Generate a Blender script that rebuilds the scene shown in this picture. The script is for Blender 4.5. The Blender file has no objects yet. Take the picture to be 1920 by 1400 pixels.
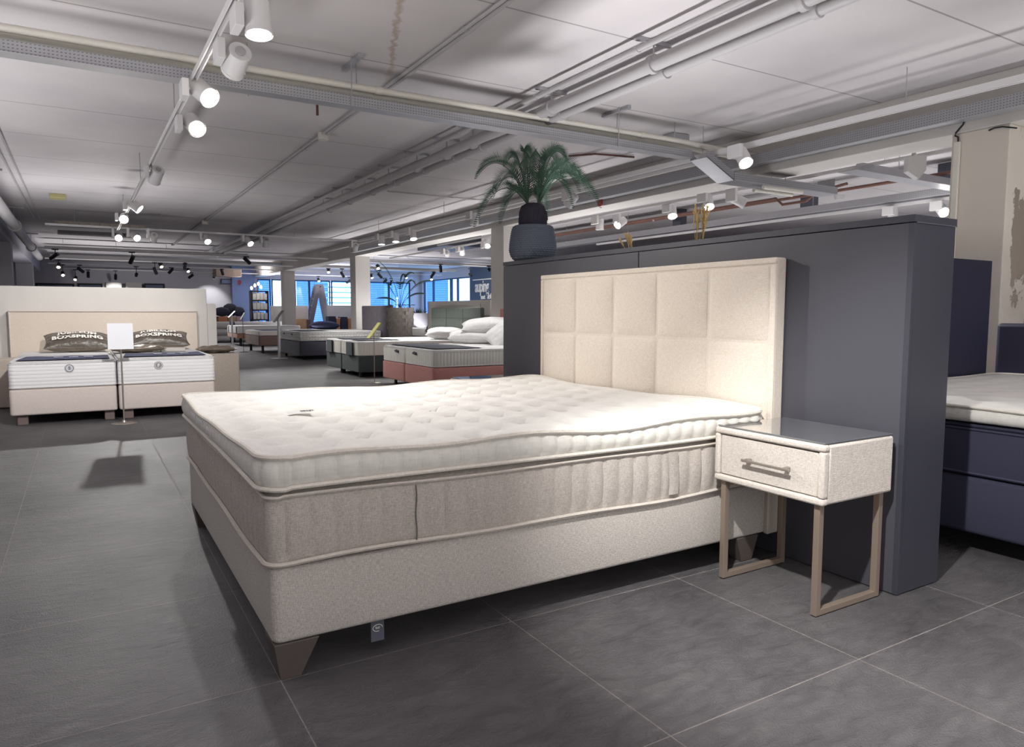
import bpy, math, random
from mathutils import Vector, Matrix
random.seed(7)
PI = math.pi
C = bpy.context.scene.collection
SC = bpy.context.scene

# ------------------------------------------------------------------ helpers
def lin(c):
    def f(v):
        v /= 255.0
        return v / 12.92 if v <= 0.04045 else ((v + 0.055) / 1.055) ** 2.4
    return (f(c[0]), f(c[1]), f(c[2]), 1.0)

class MB:
    def __init__(s): s.v = []; s.f = []
    def quad_box(s, p):
        b = len(s.v); s.v += [tuple(q) for q in p]
        for f in ((0,3,2,1),(4,5,6,7),(0,1,5,4),(1,2,6,5),(2,3,7,6),(3,0,4,7)):
            s.f.append(tuple(b+i for i in f))
        return s
    def box(s, x0, x1, y0, y1, z0, z1):
        return s.quad_box([(x0,y0,z0),(x1,y0,z0),(x1,y1,z0),(x0,y1,z0),(x0,y0,z1),(x1,y0,z1),(x1,y1,z1),(x0,y1,z1)])
    def cyl(s, p, q, r, n=14, r2=None, caps=True):
        p = Vector(p); q = Vector(q); d = (q-p).normalized()
        a = Vector((0,0,1)) if abs(d.z) < .9 else Vector((1,0,0))
        u = d.cross(a).normalized(); w = d.cross(u)
        r2 = r if r2 is None else r2
        b = len(s.v)
        for c, rr in ((p, r), (q, r2)):
            for i in range(n):
                t = 2*PI*i/n
                s.v.append(tuple(c + u*(rr*math.cos(t)) + w*(rr*math.sin(t))))
        for i in range(n):
            j = (i+1) % n
            s.f.append((b+i, b+n+i, b+n+j, b+j))
        if caps:
            s.f.append(tuple(b+i for i in range(n)))
            s.f.append(tuple(b+n+i for i in reversed(range(n))))
        return s
    def tube(s, path, r, n=8, closed=False):
        path = [Vector(p) for p in path]; m = len(path); b = len(s.v)
        for k, p in enumerate(path):
            if closed: t = path[(k+1) % m] - path[k-1]
            else: t = path[min(k+1, m-1)] - path[max(k-1, 0)]
            t.normalize()
            a = Vector((0,0,1)) if abs(t.z) < .92 else Vector((1,0,0))
            u = t.cross(a).normalized(); w = u.cross(t)
            rr = r(k) if callable(r) else r
            for i in range(n):
                g = 2*PI*i/n
                s.v.append(tuple(p + u*(rr*math.cos(g)) + w*(rr*math.sin(g))))
        for k in range(m if closed else m-1):
            k2 = (k+1) % m
            for i in range(n):
                j = (i+1) % n
                s.f.append((b+k*n+i, b+k*n+j, b+k2*n+j, b+k2*n+i))
        if not closed:
            s.f.append(tuple(b+i for i in reversed(range(n))))
            s.f.append(tuple(b+(m-1)*n+i for i in range(n)))
        return s
    def lathe(s, prof, c=(0,0,0), n=32, wob=None):
        b = len(s.v); m = len(prof)
        for k, (r, z) in enumerate(prof):
            for i in range(n):
                t = 2*PI*i/n
                rr = r + (wob(t, z) if wob else 0)
                s.v.append((c[0]+rr*math.cos(t), c[1]+rr*math.sin(t), c[2]+z))
        for k in range(m-1):
            for i in range(n):
                j = (i+1) % n
                s.f.append((b+k*n+i, b+k*n+j, b+(k+1)*n+j, b+(k+1)*n+i))
        s.f.append(tuple(b+i for i in reversed(range(n))))
        s.f.append(tuple(b+(m-1)*n+i for i in range(n)))
        return s
    def loops(s, loops, cap_bottom=True, cap_top=True):
        """stack of closed loops of equal length"""
        b = len(s.v); n = len(loops[0])
        for L in loops: s.v += [tuple(p) for p in L]
        for k in range(len(loops)-1):
            for i in range(n):
                j = (i+1) % n
                s.f.append((b+k*n+i, b+k*n+j, b+(k+1)*n+j, b+(k+1)*n+i))
        if cap_bottom: s.f.append(tuple(b+i for i in reversed(range(n))))
        if cap_top: s.f.append(tuple(b+(len(loops)-1)*n+i for i in range(n)))
        return s
    def grid(s, fn, nu, nv):
        b = len(s.v)
        for i in range(nu+1):
            for j in range(nv+1):
                s.v.append(tuple(fn(i/nu, j/nv)))
        for i in range(nu):
            for j in range(nv):
                a = b+i*(nv+1)+j
                s.f.append((a, a+nv+1, a+nv+2, a+1))
        return s
    def xform(s, M):
        s.v = [tuple(M @ Vector(p)) for p in s.v]; return s
    def build(s, name, mat, parent=None, smooth=True, bevel=0.0, local=False, seg=2, angle=40, fix=True):
        off = Vector((0,0,0))
        if parent is not None and not local:
            p = parent
            while p is not None:
                off += p.location; p = p.parent
        me = bpy.data.meshes.new(name)
        me.from_pydata([tuple(Vector(p)-off) for p in s.v], [], s.f)
        me.update()
        if fix:
            import bmesh
            bm = bmesh.new(); bm.from_mesh(me)
            bmesh.ops.recalc_face_normals(bm, faces=bm.faces)
            bm.to_mesh(me); bm.free()
        o = bpy.data.objects.new(name, me); C.objects.link(o)
        if mat: me.materials.append(mat)
        if parent is not None: o.parent = parent
        if smooth:
            for p in me.polygons: p.use_smooth = True
            me.set_sharp_from_angle(angle=math.radians(angle))
        if bevel > 0:
            m = o.modifiers.new('bevel', 'BEVEL'); m.width = bevel; m.segments = seg; m.limit_method = 'ANGLE'
            m.harden_normals = False
        return o

def tag(o, label=None, cat=None, group=None, kind=None):
    if label: o['label'] = label
    if cat: o['category'] = cat
    if group: o['group'] = group
    if kind: o['kind'] = kind
    return o

def empty(name, loc, label, cat, group=None, rz=0.0):
    o = bpy.data.objects.new(name, None); C.objects.link(o)
    o.location = loc; o.rotation_euler = (0, 0, rz); o.empty_display_size = .1
    return tag(o, label, cat, group)

def dup(root, loc, label, rz=None, group=None):
    def cp(o, par):
        c = o.copy(); C.objects.link(c)
        if par is not None: c.parent = par
        for ch in [x for x in C.objects if x.parent == o]: cp(ch, c)
        return c
    r = cp(root, None); r.location = loc
    if rz is not None: r.rotation_euler = (0, 0, rz)
    r['label'] = label
    if group: r['group'] = group
    return r

def struct(name, mb, mat, label=None, bevel=0, smooth=False):
    o = mb.build(name, mat, None, smooth=smooth, bevel=bevel)
    return tag(o, label, None, None, 'structure')

def text_mb(txt, size, spacing=1.0, bold=0.0, extrude=0.0, shear=0.0, res=3):
    cu = bpy.data.curves.new('txt', 'FONT'); cu.body = txt; cu.size = size
    cu.align_x = 'CENTER'; cu.align_y = 'CENTER'; cu.space_character = spacing
    cu.offset = bold; cu.extrude = extrude; cu.shear = shear; cu.resolution_u = res
    o = bpy.data.objects.new('txt', cu); C.objects.link(o)
    bpy.context.view_layer.update()
    dg = bpy.context.evaluated_depsgraph_get()
    me = bpy.data.meshes.new_from_object(o.evaluated_get(dg))
    m = MB(); m.v = [tuple(v.co) for v in me.vertices]; m.f = [tuple(p.vertices) for p in me.polygons]
    bpy.data.objects.remove(o); bpy.data.curves.remove(cu); bpy.data.meshes.remove(me)
    return m

# ------------------------------------------------------------------ materials
def mat(name):
    m = bpy.data.materials.new(name); m.use_nodes = True
    return m, m.node_tree, m.node_tree.nodes['Principled BSDF']

def N(nt, t, **kw):
    n = nt.nodes.new(t)
    for k, v in kw.items(): setattr(n, k, v)
    return n

def plain(name, rgb, rough=.6, metal=0.0, spec=.3, noise=0.0, nscale=8.0, bump=0.0):
    m, nt, b = mat(name)
    b.inputs['Base Color'].default_value = lin(rgb)
    b.inputs['Roughness'].default_value = rough
    b.inputs['Metallic'].default_value = metal
    b.inputs['Specular IOR Level'].default_value = spec
    if noise or bump:
        tc = N(nt, 'ShaderNodeTexCoord'); no = N(nt, 'ShaderNodeTexNoise')
        no.inputs['Scale'].default_value = nscale; no.inputs['Detail'].default_value = 6
        nt.links.new(tc.outputs['Object'], no.inputs['Vector'])
        if noise:
            mp = N(nt, 'ShaderNodeMapRange')
            mp.inputs['From Min'].default_value = .3; mp.inputs['From Max'].default_value = .7
            mp.inputs['To Min'].default_value = 1-noise; mp.inputs['To Max'].default_value = 1+noise
            nt.links.new(no.outputs['Fac'], mp.inputs['Value'])
            mx = N(nt, 'ShaderNodeVectorMath', operation='SCALE')
            mx.inputs[0].default_value = lin(rgb)[:3]
            nt.links.new(mp.outputs['Result'], mx.inputs['Scale'])
            nt.links.new(mx.outputs['Vector'], b.inputs['Base Color'])
        if bump:
            bp = N(nt, 'ShaderNodeBump'); bp.inputs['Distance'].default_value = bump
            nt.links.new(no.outputs['Fac'], bp.inputs['Height'])
            nt.links.new(bp.outputs['Normal'], b.inputs['Normal'])
    return m

def fabric(name, rgb, rgb2=None, scale=260.0, bump=.0012, var=.10, rough=.9, sheen=.15):
    """woven cloth: stretched noise along warp and weft, both colour and bump"""
    m, nt, b = mat(name)
    b.inputs['Roughness'].default_value = rough
    b.inputs['Specular IOR Level'].default_value = .15
    b.inputs['Sheen Weight'].default_value = sheen
    tc = N(nt, 'ShaderNodeTexCoord')
    outs = []
    for sc in ((1, 1, .18), (.18, .18, 1)):
        mp = N(nt, 'ShaderNodeMapping'); mp.inputs['Scale'].default_value = tuple(scale*k for k in sc)
        no = N(nt, 'ShaderNodeTexNoise'); no.inputs['Scale'].default_value = 1.0; no.inputs['Detail'].default_value = 2
        nt.links.new(tc.outputs['Object'], mp.inputs['Vector']); nt.links.new(mp.outputs['Vector'], no.inputs['Vector'])
        outs.append(no.outputs['Fac'])
    ad = N(nt, 'ShaderNodeMath', operation='ADD'); nt.links.new(outs[0], ad.inputs[0]); nt.links.new(outs[1], ad.inputs[1])
    mr = N(nt, 'ShaderNodeMapRange'); mr.inputs['From Min'].default_value = .7; mr.inputs['From Max'].default_value = 1.3
    nt.links.new(ad.outputs[0], mr.inputs['Value'])
    mx = N(nt, 'ShaderNodeMix', data_type='RGBA')
    c = lin(rgb); c2 = lin(rgb2) if rgb2 else tuple(x*(1-2*var) for x in c[:3]) + (1,)
    mx.inputs[6].default_value = c2; mx.inputs[7].default_value = c
    nt.links.new(mr.outputs['Result'], mx.inputs[0]); nt.links.new(mx.outputs[2], b.inputs['Base Color'])
    bp = N(nt, 'ShaderNodeBump'); bp.inputs['Distance'].default_value = bump
    nt.links.new(ad.outputs[0], bp.inputs['Height']); nt.links.new(bp.outputs['Normal'], b.inputs['Normal'])
    return m

def ribbed(name, rgb, axis, pitch, depth=.006, rough=.85, cross=None):
    """upholstery with stitched ribs along one horizontal axis (bump only)"""
    m, nt, b = mat(name)
    b.inputs['Base Color'].default_value = lin(rgb); b.inputs['Roughness'].default_value = rough
    b.inputs['Specular IOR Level'].default_value = .15
    tc = N(nt, 'ShaderNodeTexCoord'); sx = N(nt, 'ShaderNodeSeparateXYZ')
    nt.links.new(tc.outputs['Object'], sx.inputs[0])
    hs = []
    for ax, pt in [(axis, pitch)] + ([cross] if cross else []):
        if ax == 'XY':
            a = N(nt, 'ShaderNodeMath', operation='ADD')
            nt.links.new(sx.outputs['X'], a.inputs[0]); nt.links.new(sx.outputs['Y'], a.inputs[1]); src = a.outputs[0]
        else: src = sx.outputs[ax]
        mu = N(nt, 'ShaderNodeMath', operation='MULTIPLY'); mu.inputs[1].default_value = PI/pt
        nt.links.new(src, mu.inputs[0])
        si = N(nt, 'ShaderNodeMath', operation='SINE'); nt.links.new(mu.outputs[0], si.inputs[0])
        ab = N(nt, 'ShaderNodeMath', operation='ABSOLUTE'); nt.links.new(si.outputs[0], ab.inputs[0])
        pw = N(nt, 'ShaderNodeMath', operation='POWER'); pw.inputs[1].default_value = .5
        nt.links.new(ab.outputs[0], pw.inputs[0]); hs.append(pw.outputs[0])
    h = hs[0]
    if len(hs) > 1:
        mn = N(nt, 'ShaderNodeMath', operation='MINIMUM'); nt.links.new(hs[0], mn.inputs[0]); nt.links.new(hs[1], mn.inputs[1]); h = mn.outputs[0]
    bp = N(nt, 'ShaderNodeBump'); bp.inputs['Distance'].default_value = depth
    nt.links.new(h, bp.inputs['Height']); nt.links.new(bp.outputs['Normal'], b.inputs['Normal'])
    return m

def emit(name, rgb, strength):
    m, nt, b = mat(name)
    b.inputs['Base Color'].default_value = (0.8, .8, .8, 1)
    b.inputs['Emission Color'].default_value = lin(rgb)
    b.inputs['Emission Strength'].default_value = strength
    m.cycles.emission_sampling = 'NONE'
    return m

def floor_mat():
    m, nt, b = mat('slate_tile'); L = nt.links.new
    tc = N(nt, 'ShaderNodeTexCoord'); sx = N(nt, 'ShaderNodeSeparateXYZ'); L(tc.outputs['Object'], sx.inputs[0])
    masks = []
    cells = []
    for ax in 'XY':
        dv = N(nt, 'ShaderNodeMath', operation='DIVIDE'); dv.inputs[1].default_value = .8; L(sx.outputs[ax], dv.inputs[0])
        fl = N(nt, 'ShaderNodeMath', operation='FLOOR'); L(dv.outputs[0], fl.inputs[0]); cells.append(fl.outputs[0])
        ad = N(nt, 'ShaderNodeMath', operation='ADD'); ad.inputs[1].default_value = .5; L(dv.outputs[0], ad.inputs[0])
        fr = N(nt, 'ShaderNodeMath', operation='FRACT'); L(ad.outputs[0], fr.inputs[0])
        sb = N(nt, 'ShaderNodeMath', operation='SUBTRACT'); sb.inputs[1].default_value = .5; L(fr.outputs[0], sb.inputs[0])
        ab = N(nt, 'ShaderNodeMath', operation='ABSOLUTE'); L(sb.outputs[0], ab.inputs[0]); masks.append(ab.outputs[0])
    mn = N(nt, 'ShaderNodeMath', operation='MINIMUM'); L(masks[0], mn.inputs[0]); L(masks[1], mn.inputs[1])
    lt = N(nt, 'ShaderNodeMapRange'); lt.inputs['From Min'].default_value = .0014; lt.inputs['From Max'].default_value = .0028
    lt.inputs['To Min'].default_value = 1; lt.inputs['To Max'].default_value = 0; L(mn.outputs[0], lt.inputs['Value'])
    # slate relief: coarse streaks along x, fine grain
    mp = N(nt, 'ShaderNodeMapping'); mp.inputs['Scale'].default_value = (9, 20, 10)
    L(tc.outputs['Object'], mp.inputs['Vector'])
    n1 = N(nt, 'ShaderNodeTexNoise'); n1.inputs['Scale'].default_value = 1; n1.inputs['Detail'].default_value = 9; n1.inputs['Roughness'].default_value = .72
    n1.inputs['Distortion'].default_value = .8
    L(mp.outputs['Vector'], n1.inputs['Vector'])
    n2 = N(nt, 'ShaderNodeTexNoise'); n2.inputs['Scale'].default_value = 1.6; n2.inputs['Detail'].default_value = 5
    L(tc.outputs['Object'], n2.inputs['Vector'])
    cb = N(nt, 'ShaderNodeCombineXYZ'); L(cells[0], cb.inputs[0]); L(cells[1], cb.inputs[1])
    wn = N(nt, 'ShaderNodeTexWhiteNoise'); L(cb.outputs[0], wn.inputs['Vector'])
    a1 = N(nt, 'ShaderNodeMath', operation='MULTIPLY_ADD'); a1.inputs[1].default_value = .9; L(n1.outputs['Fac'], a1.inputs[0]); L(n2.outputs['Fac'], a1.inputs[2])
    a2 = N(nt, 'ShaderNodeMath', operation='MULTIPLY_ADD'); a2.inputs[1].default_value = .12; L(wn.outputs['Value'], a2.inputs[0]); L(a1.outputs[0], a2.inputs[2])
    rp = N(nt, 'ShaderNodeMapRange'); rp.inputs['From Min'].default_value = .65; rp.inputs['From Max'].default_value = 1.4; L(a2.outputs[0], rp.inputs['Value'])
    mx = N(nt, 'ShaderNodeMix', data_type='RGBA'); mx.inputs[6].default_value = lin((67, 65, 68)); mx.inputs[7].default_value = lin((117, 114, 115))
    L(rp.outputs['Result'], mx.inputs[0])
    gx = N(nt, 'ShaderNodeMix', data_type='RGBA'); gx.inputs[7].default_value = lin((156, 150, 145)); L(lt.outputs['Result'], gx.inputs[0]); L(mx.outputs[2], gx.inputs[6])
    L(gx.outputs[2], b.inputs['Base Color'])
    rr = N(nt, 'ShaderNodeMapRange'); rr.inputs['To Min'].default_value = .36; rr.inputs['To Max'].default_value = .60; L(n1.outputs['Fac'], rr.inputs['Value'])
    rg = N(nt, 'ShaderNodeMix', data_type='FLOAT'); rg.inputs[3].default_value = .9; L(lt.outputs['Result'], rg.inputs[0]); L(rr.outputs['Result'], rg.inputs[2]); L(rg.outputs[0], b.inputs['Roughness'])
    sp_ = N(nt, 'ShaderNodeMapRange'); sp_.inputs['To Min'].default_value = .5; sp_.inputs['To Max'].default_value = 0; L(lt.outputs['Result'], sp_.inputs['Value']); L(sp_.outputs['Result'], b.inputs['Specular IOR Level'])
    n3 = N(nt, 'ShaderNodeTexNoise'); n3.inputs['Scale'].default_value = 160; n3.inputs['Detail'].default_value = 3; L(tc.outputs['Object'], n3.inputs['Vector'])
    a3 = N(nt, 'ShaderNodeMath', operation='MULTIPLY_ADD'); a3.inputs[1].default_value = .40; L(n3.outputs['Fac'], a3.inputs[0]); L(n1.outputs['Fac'], a3.inputs[2])
    bp = N(nt, 'ShaderNodeBump'); bp.inputs['Distance'].default_value = .012; bp.inputs['Strength'].default_value = 1.0
    L(a3.outputs[0], bp.inputs['Height'])
    L(bp.outputs['Normal'], b.inputs['Normal'])
    return m

def ceiling_mat():
    m, nt, b = mat('ceiling_plaster'); L = nt.links.new
    tc = N(nt, 'ShaderNodeTexCoord'); sx = N(nt, 'ShaderNodeSeparateXYZ'); L(tc.outputs['Object'], sx.inputs[0])
    s = N(nt, 'ShaderNodeMath', operation='ADD'); s.inputs[1].default_value = -.49+.6625; L(sx.outputs['Y'], s.inputs[0])
    d = N(nt, 'ShaderNodeMath', operation='DIVIDE'); d.inputs[1].default_value = 1.325; L(s.outputs[0], d.inputs[0])
    f = N(nt, 'ShaderNodeMath', operation='FRACT'); L(d.outputs[0], f.inputs[0])
    c = N(nt, 'ShaderNodeMath', operation='SUBTRACT'); c.inputs[1].default_value = .5; L(f.outputs[0], c.inputs[0])
    a = N(nt, 'ShaderNodeMath', operation='ABSOLUTE'); L(c.outputs[0], a.inputs[0])
    lt = N(nt, 'ShaderNodeMapRange'); lt.inputs['From Min'].default_value = .0025; lt.inputs['From Max'].default_value = .008
    lt.inputs['To Min'].default_value = .5; lt.inputs['To Max'].default_value = 1; L(a.outputs[0], lt.inputs['Value'])
    no = N(nt, 'ShaderNodeTexNoise'); no.inputs['Scale'].default_value = .9; no.inputs['Detail'].default_value = 6; L(tc.outputs['Object'], no.inputs['Vector'])
    rp = N(nt, 'ShaderNodeMapRange'); rp.inputs['From Min'].default_value = .3; rp.inputs['From Max'].default_value = .7; L(no.outputs['Fac'], rp.inputs['Value'])
    mx = N(nt, 'ShaderNodeMix', data_type='RGBA'); mx.inputs[6].default_value = lin((200, 195, 197)); mx.inputs[7].default_value = lin((218, 213, 213)); L(rp.outputs['Result'], mx.inputs[0])
    mu = N(nt, 'ShaderNodeVectorMath', operation='SCALE'); L(mx.outputs[2], mu.inputs[0]); L(lt.outputs['Result'], mu.inputs['Scale'])
    # rusty water stain streak from (1.13,1.78) to (1.87,3.98)
    x0, y0, x1, y1 = 1.14, 1.72, 1.87, 3.9
    dx, dy = x1-x0, y1-y0; ll = math.hypot(dx, dy); dx /= ll; dy /= ll
    def lincomb(ax, ay, k):
        p = N(nt, 'ShaderNodeMath', operation='MULTIPLY_ADD'); p.inputs[1].default_value = ax; p.inputs[2].default_value = k; L(sx.outputs['X'], p.inputs[0])
        q = N(nt, 'ShaderNodeMath', operation='MULTIPLY_ADD'); q.inputs[1].default_value = ay; L(sx.outputs['Y'], q.inputs[0]); L(p.outputs[0], q.inputs[2])
        return q.outputs[0]
    across = lincomb(-dy, dx, dy*x0-dx*y0); along = lincomb(dx, dy, -dx*x0-dy*y0)
    n2 = N(nt, 'ShaderNodeTexNoise'); n2.inputs['Scale'].default_value = 14; n2.inputs['Detail'].default_value = 8; L(tc.outputs['Object'], n2.inputs['Vector'])
    w = N(nt, 'ShaderNodeMath', operation='MULTIPLY_ADD'); w.inputs[1].default_value = .11; w.inputs[2].default_value = -.055; L(n2.outputs['Fac'], w.inputs[0])
    ac = N(nt, 'ShaderNodeMath', operation='ADD'); L(across, ac.inputs[0]); L(w.outputs[0], ac.inputs[1])
    aa = N(nt, 'ShaderNodeMath', operation='ABSOLUTE'); L(ac.outputs[0], aa.inputs[0])
    m1 = N(nt, 'ShaderNodeMapRange'); m1.inputs['From Min'].default_value = .008; m1.inputs['From Max'].default_value = .03; m1.inputs['To Min'].default_value = 1; m1.inputs['To Max'].default_value = 0; L(aa.outputs[0], m1.inputs['Value'])
    m2 = N(nt, 'ShaderNodeMapRange'); m2.inputs['From Min'].default_value = ll*.55; m2.inputs['From Max'].default_value = ll; m2.inputs['To Min'].default_value = .55; m2.inputs['To Max'].default_value = 0; L(along, m2.inputs['Value'])
    m3 = N(nt, 'ShaderNodeMath', operation='MULTIPLY'); L(m1.outputs['Result'], m3.inputs[0]); L(m2.outputs['Result'], m3.inputs[1])
    st = N(nt, 'ShaderNodeMix', data_type='RGBA'); st.inputs[7].default_value = lin((168, 140, 112)); L(m3.outputs[0], st.inputs[0]); L(mu.outputs['Vector'], st.inputs[6])
    L(st.outputs[2], b.inputs['Base Color'])
    b.inputs['Roughness'].default_value = .8; b.inputs['Specular IOR Level'].default_value = .2
    bp = N(nt, 'ShaderNodeBump'); bp.inputs['Distance'].default_value = .02; bp.inputs['Strength'].default_value = .3; L(no.outputs['Fac'], bp.inputs['Height']); L(bp.outputs['Normal'], b.inputs['Normal'])
    return m

def perforated(name, rgb):
    """galvanised sheet with rows of small punched slots"""
    m, nt, b = mat(name); L = nt.links.new
    tc = N(nt, 'ShaderNodeTexCoord'); sx = N(nt, 'ShaderNodeSeparateXYZ'); L(tc.outputs['Object'], sx.inputs[0])
    ad = N(nt, 'ShaderNodeMath', operation='ADD'); L(sx.outputs['X'], ad.inputs[0]); L(sx.outputs['Y'], ad.inputs[1])
    hs = []
    for src, pt, th in ((ad.outputs[0], .022, .5), (sx.outputs['Z'], .020, .22)):
        mu = N(nt, 'ShaderNodeMath', operation='MULTIPLY'); mu.inputs[1].default_value = PI/pt; L(src, mu.inputs[0])
        si = N(nt, 'ShaderNodeMath', operation='SINE'); L(mu.outputs[0], si.inputs[0])
        ab = N(nt, 'ShaderNodeMath', operation='ABSOLUTE'); L(si.outputs[0], ab.inputs[0])
        gt = N(nt, 'ShaderNodeMath', operation='GREATER_THAN'); gt.inputs[1].default_value = 1-th*.5; L(ab.outputs[0], gt.inputs[0]); hs.append(gt.outputs[0])
    mm = N(nt, 'ShaderNodeMath', operation='MULTIPLY'); L(hs[0], mm.inputs[0]); L(hs[1], mm.inputs[1])
    mx = N(nt, 'ShaderNodeMix', data_type='RGBA'); mx.inputs[6].default_value = lin(rgb); mx.inputs[7].default_value = lin((112, 112, 118)); L(mm.outputs[0], mx.inputs[0])
    L(mx.outputs[2], b.inputs['Base Color']); b.inputs['Roughness'].default_value = .45; b.inputs['Metallic'].default_value = .35
    return m

def column_mat():
    m, nt, b = mat('column_paint_peeling'); L = nt.links.new
    tc = N(nt, 'ShaderNodeTexCoord'); sx = N(nt, 'ShaderNodeSeparateXYZ'); L(tc.outputs['Object'], sx.inputs[0])
    no = N(nt, 'ShaderNodeTexNoise'); no.inputs['Scale'].default_value = 3.2; no.inputs['Detail'].default_value = 9; no.inputs['Roughness'].default_value = .68; L(tc.outputs['Object'], no.inputs['Vector'])
    # peeled plaster patch on the side facing -y between z 1.3 and 2.2
    z1 = N(nt, 'ShaderNodeMapRange'); z1.inputs['From Min'].default_value = 1.1; z1.inputs['From Max'].default_value = 1.5; L(sx.outputs['Z'], z1.inputs['Value'])
    z2 = N(nt, 'ShaderNodeMapRange'); z2.inputs['From Min'].default_value = 1.8; z2.inputs['From Max'].default_value = 2.25; z2.inputs['To Min'].default_value = 1; z2.inputs['To Max'].default_value = 0; L(sx.outputs['Z'], z2.inputs['Value'])
    xx = N(nt, 'ShaderNodeMapRange'); xx.inputs['From Min'].default_value = 5.72; xx.inputs['From Max'].default_value = 5.86; L(sx.outputs['X'], xx.inputs['Value'])
    p = N(nt, 'ShaderNodeMath', operation='MULTIPLY'); L(z1.outputs['Result'], p.inputs[0]); L(z2.outputs['Result'], p.inputs[1])
    p2 = N(nt, 'ShaderNodeMath', operation='MULTIPLY'); L(p.outputs[0], p2.inputs[0]); L(xx.outputs['Result'], p2.inputs[1])
    a = N(nt, 'ShaderNodeMath', operation='MULTIPLY_ADD'); a.inputs[1].default_value = .35; L(p2.outputs[0], a.inputs[0]); L(no.outputs['Fac'], a.inputs[2])
    st = N(nt, 'ShaderNodeMapRange'); st.inputs['From Min'].default_value = .70; st.inputs['From Max'].default_value = .73; L(a.outputs[0], st.inputs['Value'])
    # mottled greyer tone towards the bottom
    g1 = N(nt, 'ShaderNodeMapRange'); g1.inputs['From Min'].default_value = 1.5; g1.inputs['From Max'].default_value = 1.8; g1.inputs['To Min'].default_value = .8; g1.inputs['To Max'].default_value = 0; L(sx.outputs['Z'], g1.inputs['Value'])
    g2 = N(nt, 'ShaderNodeMath', operation='MULTIPLY'); L(g1.outputs['Result'], g2.inputs[0]); L(no.outputs['Fac'], g2.inputs[1])
    m1 = N(nt, 'ShaderNodeMix', data_type='RGBA'); m1.inputs[6].default_value = lin((214, 206, 194)); m1.inputs[7].default_value = lin((150, 143, 133)); L(g2.outputs[0], m1.inputs[0])
    m2 = N(nt, 'ShaderNodeMix', data_type='RGBA'); m2.inputs[7].default_value = lin((146, 135, 122)); L(m1.outputs[2], m2.inputs[6]); L(st.outputs['Result'], m2.inputs[0])
    L(m2.outputs[2], b.inputs['Base Color']); b.inputs['Roughness'].default_value = .75
    bp = N(nt, 'ShaderNodeBump'); bp.inputs['Distance'].default_value = .004; L(st.outputs['Result'], bp.inputs['Height']); L(bp.outputs['Normal'], b.inputs['Normal'])
    return m

M = {}
M['floor'] = floor_mat(); M['ceiling'] = ceiling_mat(); M['column'] = column_mat()
M['paint'] = plain('off_white_paint', (208, 204, 199), .8, noise=.04, nscale=2)
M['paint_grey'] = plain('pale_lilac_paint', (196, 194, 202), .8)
M['wall_dark'] = plain('slate_blue_paint', (78, 92, 116), .7)
M['wall_blue_spill'] = plain('window_spill_blue', (140, 160, 205), .7)  # blue light from the windows put into the wall colour
M['slate'] = plain('anthracite_panel', (76, 76, 84), .42, spec=.45, noise=.03, nscale=3)
M['slate2'] = plain('anthracite_edge', (60, 61, 71), .45, spec=.45)
M['metal_edge'] = plain('brushed_edge', (120, 122, 132), .35, metal=.6)
M['linen'] = fabric('oatmeal_linen', (212, 206, 199), (168, 161, 154), 420, .0016)
M['linen_head'] = fabric('cream_linen', (234, 226, 215), (220, 207, 192), 300, .0010)
M['linen_grey'] = fabric('greige_mattress_cloth', (202, 195, 187), (166, 158, 150), 420, .0010)
M['linen_stand'] = fabric('pale_linen', (224, 217, 209), (194, 185, 175), 400, .0012)
M['ticking'] = fabric('white_ticking', (235, 233, 228), (228, 226, 220), 90, .0010, sheen=.1)
M['ticking_side'] = fabric('cream_ticking', (228, 226, 219), (220, 217, 209), 120, .0010, sheen=.1)
M['piping'] = fabric('piping_cloth', (232, 226, 215), None, 300, .0004)
M['piping_g'] = fabric('piping_greige', (214, 206, 196), None, 300, .0004)
M['leg_brown'] = plain('taupe_wood', (92, 84, 80), .5)
M['bronze'] = plain('taupe_metal', (150, 135, 122), .38, metal=.35)
M['steel'] = plain('brushed_steel', (176, 168, 160), .32, metal=.8)
M['black'] = plain('black_metal', (34, 35, 40), .5)
M['white_metal'] = plain('white_lacquer', (226, 224, 224), .4)
M['galv'] = perforated('perforated_galvanised', (168, 168, 172))
M['galv_plain'] = plain('galvanised_steel', (180, 180, 184), .35, metal=.5)
M['pipe_white'] = plain('white_plastic_pipe', (222, 218, 208), .45)
M['pipe_grey'] = plain('painted_grey_pipe', (186, 183, 184), .5)
M['rust'] = plain('rusty_copper_pipe', (104, 74, 66), .55, noise=.15, nscale=20)
M['lens'] = emit('lamp_glow', (255, 248, 236), 14)
M['lens_c'] = emit('lamp_glow_warm', (255, 244, 214), 10)
M['beige'] = fabric('beige_cloth', (218, 206, 200), (208, 196, 190), 200, .0006)
M['bed_foot'] = plain('dull_brown_foot', (118, 104, 100), .7)
M['beige_head'] = fabric('sand_cloth', (220, 208, 195), (212, 199, 185), 200, .0006)
M['taupe_cube'] = fabric('taupe_cloth', (196, 184, 172), None, 200, .0006)
M['pure_white'] = fabric('white_cotton', (232, 231, 230), None, 150, .0008)
M['satin'] = plain('bronze_satin', (112, 100, 86), .30, spec=.7, noise=.12, nscale=16, bump=.016)
M['satin_dark'] = plain('dark_bronze_satin', (86, 78, 70), .32, spec=.7, noise=.12, nscale=16, bump=.014)
M['letter'] = plain('white_print', (240, 236, 228), .6)
M['banner'] = plain('slate_blue_banner', (86, 90, 116), .95, spec=.05)
M['rose'] = fabric('rose_velvet', (196, 140, 134), (184, 128, 122), 150, .0006)
M['dkgreen'] = fabric('dark_green_cloth', (74, 82, 84), None, 150, .0006)
M['green_head'] = fabric('grey_green_cloth', (98, 106, 100), None, 150, .0006)
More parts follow.
